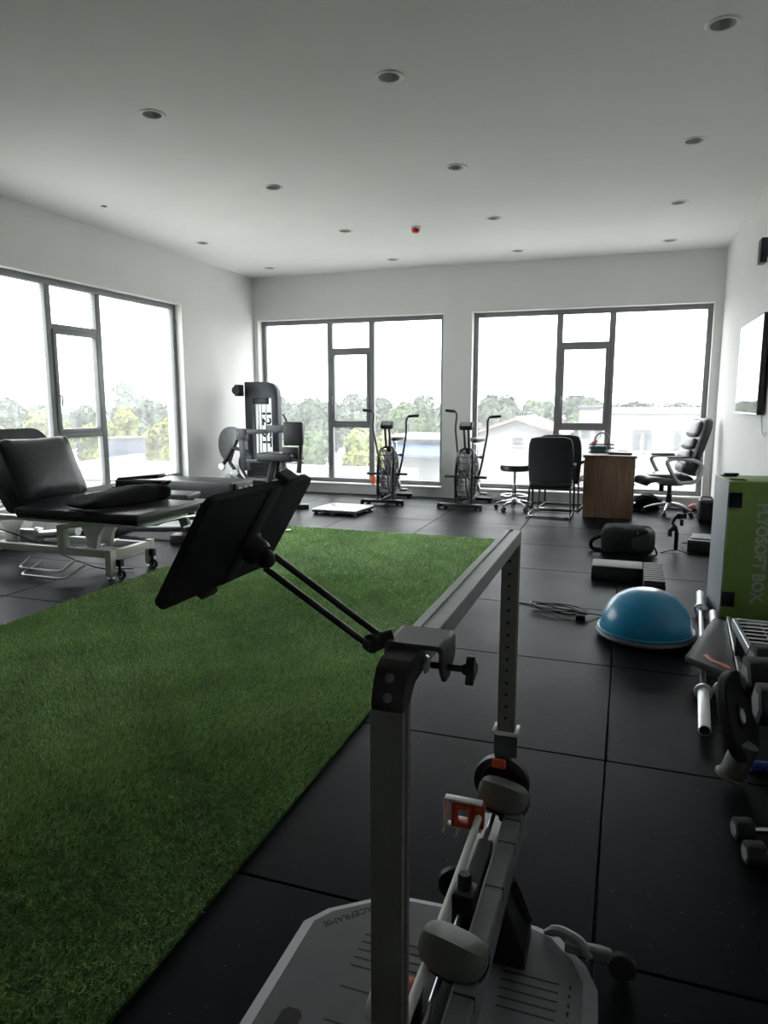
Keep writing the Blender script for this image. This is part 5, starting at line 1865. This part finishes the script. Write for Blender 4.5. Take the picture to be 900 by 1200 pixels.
# L-shaped black foam/step block
t = thing('step_block', 'black L-shaped step block with ribbed arm on the floor behind the half ball', 'step block', (0.0, 0.0, 0))
top = mat('grey_lit_rubber', (0.045, 0.046, 0.048), 0.55, var=0.25, bump=0.15, bscale=160)  # paler grey puts the light on the block's top into the colour
B().mm(-0.215, 0.165, 5.60, 5.86, 0.0, 0.108, 0.006).build('long_arm', M_RUBBER, t)
B().mm(-0.213, 0.163, 5.602, 5.858, 0.108, 0.112, 0.002).build('lit_top_sheet', top, t)
B().mm(0.165, 0.312, 5.22, 5.86, 0.0, 0.092, 0.006).build('short_arm', M_RUBBER, t)
for k in range(9):
    y = 5.235 + k * 0.07
    B().mm(0.168, 0.309, y, y + 0.052, 0.092, 0.112, 0.005).build('rib', top, t)

# half ball on its platform
t = thing('balance_half_ball', 'blue inflated half ball on a grey platform lying on the rubber floor', 'balance ball', (0.158, 4.27, 0))
b = B()
R = 0.255
prof = []
for k in range(15):
    a = math.radians(90 * k / 14)
    prof.append((R * math.cos(a) ** 0.85 if k < 14 else 0.0, 0.058 + 0.238 * math.sin(a)))
rprof = [prof[0]]
for (r0, z0), (r1, z1) in zip(prof, prof[1:]):
    # faint moulded rings
    rm, zm = (r0 + r1) / 2, (z0 + z1) / 2
    rprof += [(rm * 1.004, zm + 0.0012), (r1, z1)]
b.lathe(rprof, 56, caps=False)
b.build('dome', mat('blue_vinyl', (0.012, 0.26, 0.48), 0.25, var=0.06, scale=4), t, ang=60)
b = B()
b.lathe([(0.0, 0.006), (0.245, 0.006), (0.275, 0.02), (0.282, 0.034), (0.278, 0.046), (0.268, 0.053), (0.0, 0.053)], 56)
b.build('platform', mat('grey_platform_vinyl', (0.13, 0.13, 0.13), 0.45), t)
b = B()
b.tube([(0.266 * math.cos(k * math.pi / 28), 0.266 * math.sin(k * math.pi / 28), 0.056) for k in range(56)], 0.010, 8, closed=True)
b.build('rim_seam', mat('blue_vinyl_dark', (0.01, 0.18, 0.32), 0.3), t, ang=80)
for k in range(6):
    a = k * math.pi / 3
    B().lathe([(0.03, 0.0), (0.03, 0.005), (0.02, 0.008)], 14, Matrix.Translation((0.2 * math.cos(a), 0.2 * math.sin(a), 0))).build('foot', M_RUBBER, t)

# loose coil of cable
t = thing('cable_bundle', 'loosely coiled black cable on the floor left of the blue half ball', 'cable')
rc = random.Random(5)
b = B()
for k in range(4):
    pts = []
    for i in range(26):
        a = 2 * math.pi * i / 26
        pts.append((-0.37 + (0.16 + 0.012 * k) * math.cos(a) + rc.uniform(-0.006, 0.006), 4.60 + (0.045 + 0.012 * k) * math.sin(a) - 0.15 * math.cos(a) * 0.35 + rc.uniform(-0.006, 0.006), 0.007 + 0.008 * k + 0.012 * abs(math.sin(a * 1.5 + k))))
    b.tube(pts, 0.0045, 6, closed=True)
b.build('coil', M_BLACK, t)
B().tube(fillet([(-0.52, 4.68, 0.006), (-0.60, 4.74, 0.005), (-0.70, 4.76, 0.005)], 0.05), 0.0045, 6).build('loose_end', M_BLACK, t)
B().tube(fillet([(-0.24, 4.53, 0.012), (-0.18, 4.56, 0.03), (-0.10, 4.62, 0.006), (-0.02, 4.62, 0.005)], 0.05), 0.0045, 6).build('loose_end', M_BLACK, t)
B().mm(-0.255, -0.195, 4.475, 4.515, 0.0, 0.032, 0.006).build('plug', M_BLACK, t)
B().mm(-0.25, -0.215, 4.474, 4.50, 0.032, 0.036).build('blue_tag', mat('blue_label', (0.03, 0.06, 0.25), 0.4), t)

# ------------------------------------------------------------------ soft plyo box
M_GREEN = mat('green_vinyl', (0.165, 0.265, 0.05), 0.5, var=0.06, bump=0.05, bscale=200)
M_GREYV = mat('pale_grey_vinyl', (0.29, 0.305, 0.33), 0.55, var=0.05, bump=0.1, bscale=40)
PR = math.radians(6)
t = thing('plyo_box', 'tall soft plyo box with green front and pale grey side against the right wall', 'plyo box', (0.619, 4.81, 0), PR)
W_, D_, H_ = 0.37, 0.40, 0.895
b = B()
b.mm(0.004, W_, 0.004, D_, 0.0, H_ - 0.003, 0.012, 3)
b.build('foam_body', M_GREEN, t)
B().mm(-0.002, 0.0055, 0.012, D_ - 0.010, 0.004, H_ - 0.006, 0.002).build('side_panel', M_GREYV, t)
for (x0, z0) in ((0.004, 0.725), (0.004, 0.085), (0.285, 0.085), (0.285, 0.725)):
    B().mm(x0, x0 + 0.075, -0.001, 0.006, z0, z0 + 0.095, 0.001).build('hook_tab', M_FABRIC, t)
for y0 in (0.05, 0.29):
    B().mm(0.02, 0.11, y0, y0 + 0.07, H_ - 0.005, H_ + 0.001, 0.001).build('top_tab', M_FABRIC, t)
text_mesh('lettering', 'PLYOSOFT BOX.', 0.098, mat('faded_white_print', (0.36, 0.38, 0.33), 0.6), t, frame((0.205, -0.0005 + 0.004, 0.43), (0, 0, -1), (1, 0, 0)), 0.0012, sx=0.90, bold=0.0035)
o = B().mm(-0.05, 0.045, -0.012, 0.012, 0, 0.018, 0.005).build('black_pen_case', M_BLACK, None)
o.location = (0.575 + 0.09, 5.12, 0.8965)
o.rotation_euler = (0, 0, 0.3)
tag(o, 'small black item lying on the back of the plyo box top', 'case')

# ------------------------------------------------------------------ barbells
def barbell(label, p0, p1):
    p0, p1 = Vector(p0), Vector(p1)
    d = (p1 - p0)
    Lb = d.length
    t = thing('barbell', label, 'barbell', ((p0 + p1) / 2).to_tuple(), math.atan2(d.y, d.x), 'barbells lying on the floor')
    b = B()
    b.cyl((-Lb / 2 + 0.3, 0, 0.0), (Lb / 2 - 0.3, 0, 0.0), 0.0145, n=16)
    b.build('shaft', M_STEEL, t)
    for s in (-1, 1):
        MS = frame((s * (Lb / 2 - 0.43), 0, 0), (0, 1, 0), (0, 0, 1))
        if s < 0:
            MS = frame((s * (Lb / 2 - 0.43), 0, 0), (0, -1, 0), (0, 0, 1))
        sl = B().lathe([(0.018, -0.03), (0.024, -0.025), (0.024, 0.0), (0.041, 0.002), (0.041, 0.016), (0.0255, 0.02), (0.0255, 0.425), (0.022, 0.43), (0.0, 0.43)], 26, MS, caps=False)
        sl = sl.build('sleeve', mat('satin_chrome', (0.80, 0.81, 0.85), 0.42, 0.85, var=0.03), t)
        B().lathe([(0.0, 0.4315), (0.020, 0.4315), (0.021, 0.4285)], 20, MS, caps=False).build('end_cap', M_BLACK, sl)
    return t


barbell('chrome barbell on the floor, the left one, with its near sleeve in the open', (0.362, 2.99, 0.042), (0.540, 5.26, 0.042))
barbell('chrome barbell on the floor, the right one, partly under the weight plate', (0.452, 3.05, 0.042), (0.578, 4.785, 0.042))

# ------------------------------------------------------------------ black deck board with red mark and silver edge
t = thing('incline_board', 'black board with a red flash and silver edge lying across the barbells', 'board', (0.0, 0.0, 0.0))
BZ = 0.088
poly = [(0.328, 3.66), (0.36, 3.63), (0.535, 3.435), (0.60, 4.36), (0.55, 4.40), (0.53, 4.39)]
B().prism(poly, BZ, BZ + 0.035, None, 0.008).build('board', mat('charcoal_board', (0.028, 0.029, 0.030), 0.55, var=0.12), t, ang=35)
b = B()
b.bar((0.548, 3.43, BZ + 0.03), (0.612, 4.38, BZ + 0.03), 0.022, 0.05, 0.003)
b.build('silver_edge', M_STEEL, t)
b = B()
b.prism([(0.415, 3.70), (0.435, 3.72), (0.45, 3.655), (0.505, 3.60), (0.52, 3.575), (0.525, 3.54), (0.50, 3.555), (0.475, 3.59), (0.44, 3.62)], BZ + 0.0352, BZ + 0.036)
b.build('red_mark', M_RED, t, smooth=False)

# ------------------------------------------------------------------ dumbbell rack with wire shelf along the right wall
t = thing('storage_rack', 'black metal storage rack with a wire shelf along the right wall', 'rack', (0, 0, 0))
SZ = 0.30
for (x, y) in ((0.60, 2.35), (0.575, 3.70), (0.99, 2.35), (0.99, 3.70)):
    B().mm(x - 0.02, x + 0.02, y - 0.02, y + 0.02, 0.0, SZ + 0.02, 0.003).build('upright', M_BLACKM, t)
b = B()
for (a_, c_) in (((0.58, 2.33), (1.01, 2.33)), ((0.55, 3.72), (1.01, 3.72)), ((0.575, 2.33), (0.545, 3.72)), ((1.01, 2.33), (1.01, 3.72))):
    b.bar((*a_, SZ), (*c_, SZ), 0.02, 0.045, 0.003)
b.build('shelf_frame', M_STEEL, t)
for k in range(11):
    y = 3.10 + k * 0.058
    B().cyl((0.556, y, SZ + 0.012), (1.01, y, SZ + 0.012), 0.006, n=8).build('shelf_wire', M_CHROME, t)
b = B()
for x in (0.66, 0.80, 0.94):
    b.cyl((x, 2.34, SZ + 0.002), (x, 3.71, SZ + 0.002), 0.005, n=8)
b.build('shelf_bearer', M_STEEL, t)
B().mm(0.585, 1.0, 2.34, 3.08, SZ - 0.005, SZ + 0.008).build('shelf_tray', M_BLACKM, t)


def hex_dumbbell(label, loc, rz, s=1.0, group='hex dumbbells by the right wall'):
    """axis along local x"""
    t = thing('hex_dumbbell', label, 'dumbbell', loc, rz, group)
    R_ = 0.062 * s
    for k in (-1, 1):
        pr = []
        hexa = [(R_ * math.cos(math.radians(60 * i)), R_ * math.sin(math.radians(60 * i))) for i in range(6)]
        M_ = Matrix.Translation((k * 0.105 * s, 0, R_ * 0.867)) @ frame((0, 0, 0), (0, 1, 0), (0, 0, 1))
        b = B()
        b.prism(hexa, -0.047 * s, 0.047 * s, M_, 0.012 * s, 2)
        h = b.build('head', M_RUBBER, t, ang=25)
        B().prism([(x * 0.62, y * 0.62) for x, y in hexa], k * 0.0472 * s - 0.0005, k * 0.0472 * s + 0.0015, M_).build('end_plate', mat('grey_end_plate', (0.30, 0.31, 0.32), 0.45, 0.2), h, smooth=False)
    B().lathe([(0.014 * s, -0.06 * s), (0.0165 * s, 0.0), (0.014 * s, 0.06 * s)], 14, Matrix.Translation((0, 0, R_ * 0.867)) @ frame((0, 0, 0), (0, 1, 0), (0, 0, 1))).build('handle', M_CHROME, t)
    return t


hex_dumbbell('black hex dumbbell on the rack shelf, nearest the wire section', (0.665, 2.97, 0.3235), math.radians(12), 1.1)
hex_dumbbell('large black hex dumbbell on the rack shelf, second from the wire section', (0.64, 2.74, 0.3235), math.radians(8), 1.3)
hex_dumbbell('black hex dumbbell on the near end of the rack shelf', (0.63, 2.50, 0.3235), math.radians(4), 1.2)
hex_dumbbell('small black hex dumbbell on the floor, farther of the two at the right edge', (0.475, 2.325, 0.0), math.radians(14), 0.62, 'small hex dumbbells on the floor')
hex_dumbbell('small black hex dumbbell on the floor, nearer of the two at the right edge', (0.49, 2.20, 0.0), math.radians(12), 0.62, 'small hex dumbbells on the floor')

# weight plate leaning on the rack
t = thing('weight_plate', 'black rubber weight plate resting on top of the grey flanged tube beside the barbells', 'weight plate', (0.437, 2.71, 0.0))
MP = Matrix.Translation((0.0, 0, 0.242)) @ Matrix.Scale(0.77, 4) @ frame((0, 0, 0), (0.35, 0.93, 0.0), (-0.30, 0.10, 0.95))
b = B()
R_ = 0.215
b.lathe([(0.03, -0.014), (0.055, -0.02), (0.06, -0.012), (0.16, -0.012), (0.175, -0.022), (0.205, -0.022), (0.215, -0.014), (0.215, 0.014), (0.205, 0.022), (0.175, 0.022), (0.16, 0.012), (0.06, 0.012), (0.055, 0.02), (0.03, 0.014), (0.03, -0.014)], 48, MP, caps=False)
b.build('plate_body', M_RUBBER, t, ang=40)
B().lathe([(0.0255, -0.021), (0.034, -0.021), (0.034, 0.021), (0.0255, 0.021), (0.0255, -0.021)], 26, MP, caps=False).build('steel_bush', M_STEEL, t)
b = B()
for s in (-1, 1):
    b.tube([MP @ Vector((0.207 * math.cos(k * math.pi / 24), 0.207 * math.sin(k * math.pi / 24), s * 0.019)) for k in range(48)], 0.004, 6, closed=True)
b.build('raised_rim', M_RUBBER, t, ang=80)

# grey flanged roller tilted against the rack
t = thing('grey_roller', 'grey flanged tube standing tilted on the floor under the weight plate', 'roller', (0.418, 2.655, 0.0))
ax = Vector((0.075, 0.06, 0.24)).normalized()
MR = frame((0.0, 0, 0.025), Vector((0, 1, 0)).cross(ax) * 1.0 if False else Vector((0, 1, 0)), ax.cross(Vector((0, 1, 0))))
b = B()
b.lathe([(0.0, 0.012), (0.045, 0.012), (0.045, 0.135), (0.042, 0.145), (0.0, 0.145)], 32, MR)
b.build('tube', mat('mid_grey_paint', (0.16, 0.16, 0.155), 0.5, var=0.06), t)
b = B()
b.lathe([(0.0, 0.0), (0.050, 0.0), (0.056, 0.004), (0.056, 0.012), (0.050, 0.016), (0.0, 0.016)], 32, MR)
b.build('flange', mat('mid_grey_paint_rim', (0.22, 0.22, 0.215), 0.45, var=0.06), t)
b = B()
b.cyl((0, 0, 0), (0.10, 0.02, 0.0), 0.020, n=16)
o = b.build('blue_stick', mat('blue_plastic', (0.035, 0.09, 0.42), 0.35), None)
o.location = (0.50, 2.78, 0.021)
tag(o, 'short blue plastic stick on the floor behind the grey flanged tube', 'stick')

t = thing('metal_bracket', 'small black and silver bracket on the far left of the turf, behind the tablet', 'bracket', (-3.43, 6.57, 0.013), 0.5)
b = B()
b.prism([(-0.10, -0.04), (0.09, -0.03), (0.10, 0.02), (-0.08, 0.05)], 0.0, 0.022, None, 0.004)
b.build('base_plate', M_STEEL, t)
b = B()
b.prism([(-0.06, 0.022), (0.05, 0.022), (0.03, 0.075), (-0.01, 0.075)], -0.02, 0.02, frame((0, 0, 0), (1, 0, 0), (0, 0, 1)), 0.004)
b.build('upstand', M_BLACK, t)

# ------------------------------------------------------------------ television on the right wall
t = thing('television', 'large flat television on the right wall reflecting the windows', 'television', (1.0, 7.05, 1.68))
B().mm(-0.02, 0.018, -0.645, 0.60, -0.405, 0.405, 0.004).build('cabinet', M_BLACK, t)
B().mm(-0.0215, -0.0195, -0.635, 0.59, -0.39, 0.395).build('screen', mat('glossy_screen', (0.01, 0.01, 0.012), 0.03, var=0.02, spec=0.8), t, smooth=False)
B().mm(-0.0225, -0.0195, -0.635, 0.59, -0.404, -0.391).build('bezel', M_STEEL, t, smooth=False)
B().mm(0.018, 0.0455, -0.25, 0.25, -0.2, 0.2).build('wall_bracket', M_BLACKM, t)
o = B().tube(fillet([(1.03, 6.52, 1.30), (1.038, 6.50, 1.20), (1.038, 6.44, 1.12), (1.038, 6.36, 1.10), (1.038, 6.30, 1.14)], 0.04), 0.005, 6).build('television_cable', M_WHITEP, None)
tag(o, 'white cable hanging on the wall below the near end of the television', 'cable')
t = thing('wall_speaker', 'small black box mounted high on the right wall', 'speaker', (1.0455, 6.86, 2.63))
B().mm(-0.075, -0.02, -0.07, 0.07, -0.10, 0.10, 0.006).build('cabinet', M_BLACK, t)
B().mm(-0.02, 0.0, -0.03, 0.03, -0.04, 0.04).build('wall_bracket', M_BLACKM, t)

# ------------------------------------------------------------------ ceiling fittings
M_TRIM = mat('white_light_trim', (0.85, 0.85, 0.84), 0.4, var=0.02)
M_REFL = mat('grey_reflector', (0.55, 0.55, 0.54), 0.4, 0.0, var=0.05)
M_LAMP = mat('unlit_lamp_face', (0.42, 0.42, 0.40), 0.4, var=0.05)
ROW = {4.17: 'first', 5.845: 'second', 7.52: 'third', 9.18: 'last'}
COLN = {-4.88: 'leftmost', -3.055: 'second', -1.413: 'third', 0.347: 'rightmost'}


def downlight_proto():
    t = thing('downlight', 'x', 'ceiling light')
    b = B()
    b.lathe([(0.062, 0.0), (0.062, -0.004), (0.078, -0.008), (0.0865, -0.004), (0.088, 0.0)], 32, caps=False)
    b.build('trim_ring', M_TRIM, t, ang=60)
    b = B()
    b.lathe([(0.063, 0.0), (0.056, 0.03), (0.045, 0.06)], 28, caps=False)
    b.build('reflector', M_REFL, t, ang=60)
    B().lathe([(0.0, 0.052), (0.03, 0.054), (0.046, 0.060), (0.046, 0.075), (0.0, 0.075)], 24).build('lamp', M_LAMP, t)
    return t


proto = None
for (x, y) in LIGHTS:
    if x < -4.5 and y < 6.5:
        t = thing('empty_light_socket', 'small dark open socket in the ceiling near the left wall', 'ceiling socket', (x, y, ZC))
        B().lathe([(0.03, 0.0), (0.03, 0.08), (0.0, 0.08)], 20, caps=False).build('socket_cup', M_BLACK, t)
        B().lathe([(0.029, 0.0), (0.029, -0.002), (0.036, -0.003), (0.038, 0.0)], 20, caps=False).build('trim_ring', M_TRIM, t)
        continue
    if proto is None:
        proto = o = downlight_proto()
    else:
        o = copy_tree(proto)
    o.location = (x, y, ZC - 0.0003)
    o['label'] = '%s downlight in the %s row of the ceiling from the camera' % (COLN[x], ROW[y])
    o['group'] = 'recessed ceiling downlights'
t = thing('smoke_detector', 'red and white smoke detector on the ceiling among the downlights', 'smoke detector', (-2.275, 7.61, ZC))
B().lathe([(0.0, 0.0), (0.055, 0.0), (0.055, -0.012), (0.048, -0.018), (0.0, -0.018)], 28).build('base', M_TRIM, t)
B().lathe([(0.0, -0.018), (0.046, -0.018), (0.046, -0.036), (0.036, -0.05), (0.03, -0.062), (0.0, -0.064)], 28).build('red_body', mat('red_alarm_plastic', (0.62, 0.035, 0.03), 0.4), t)
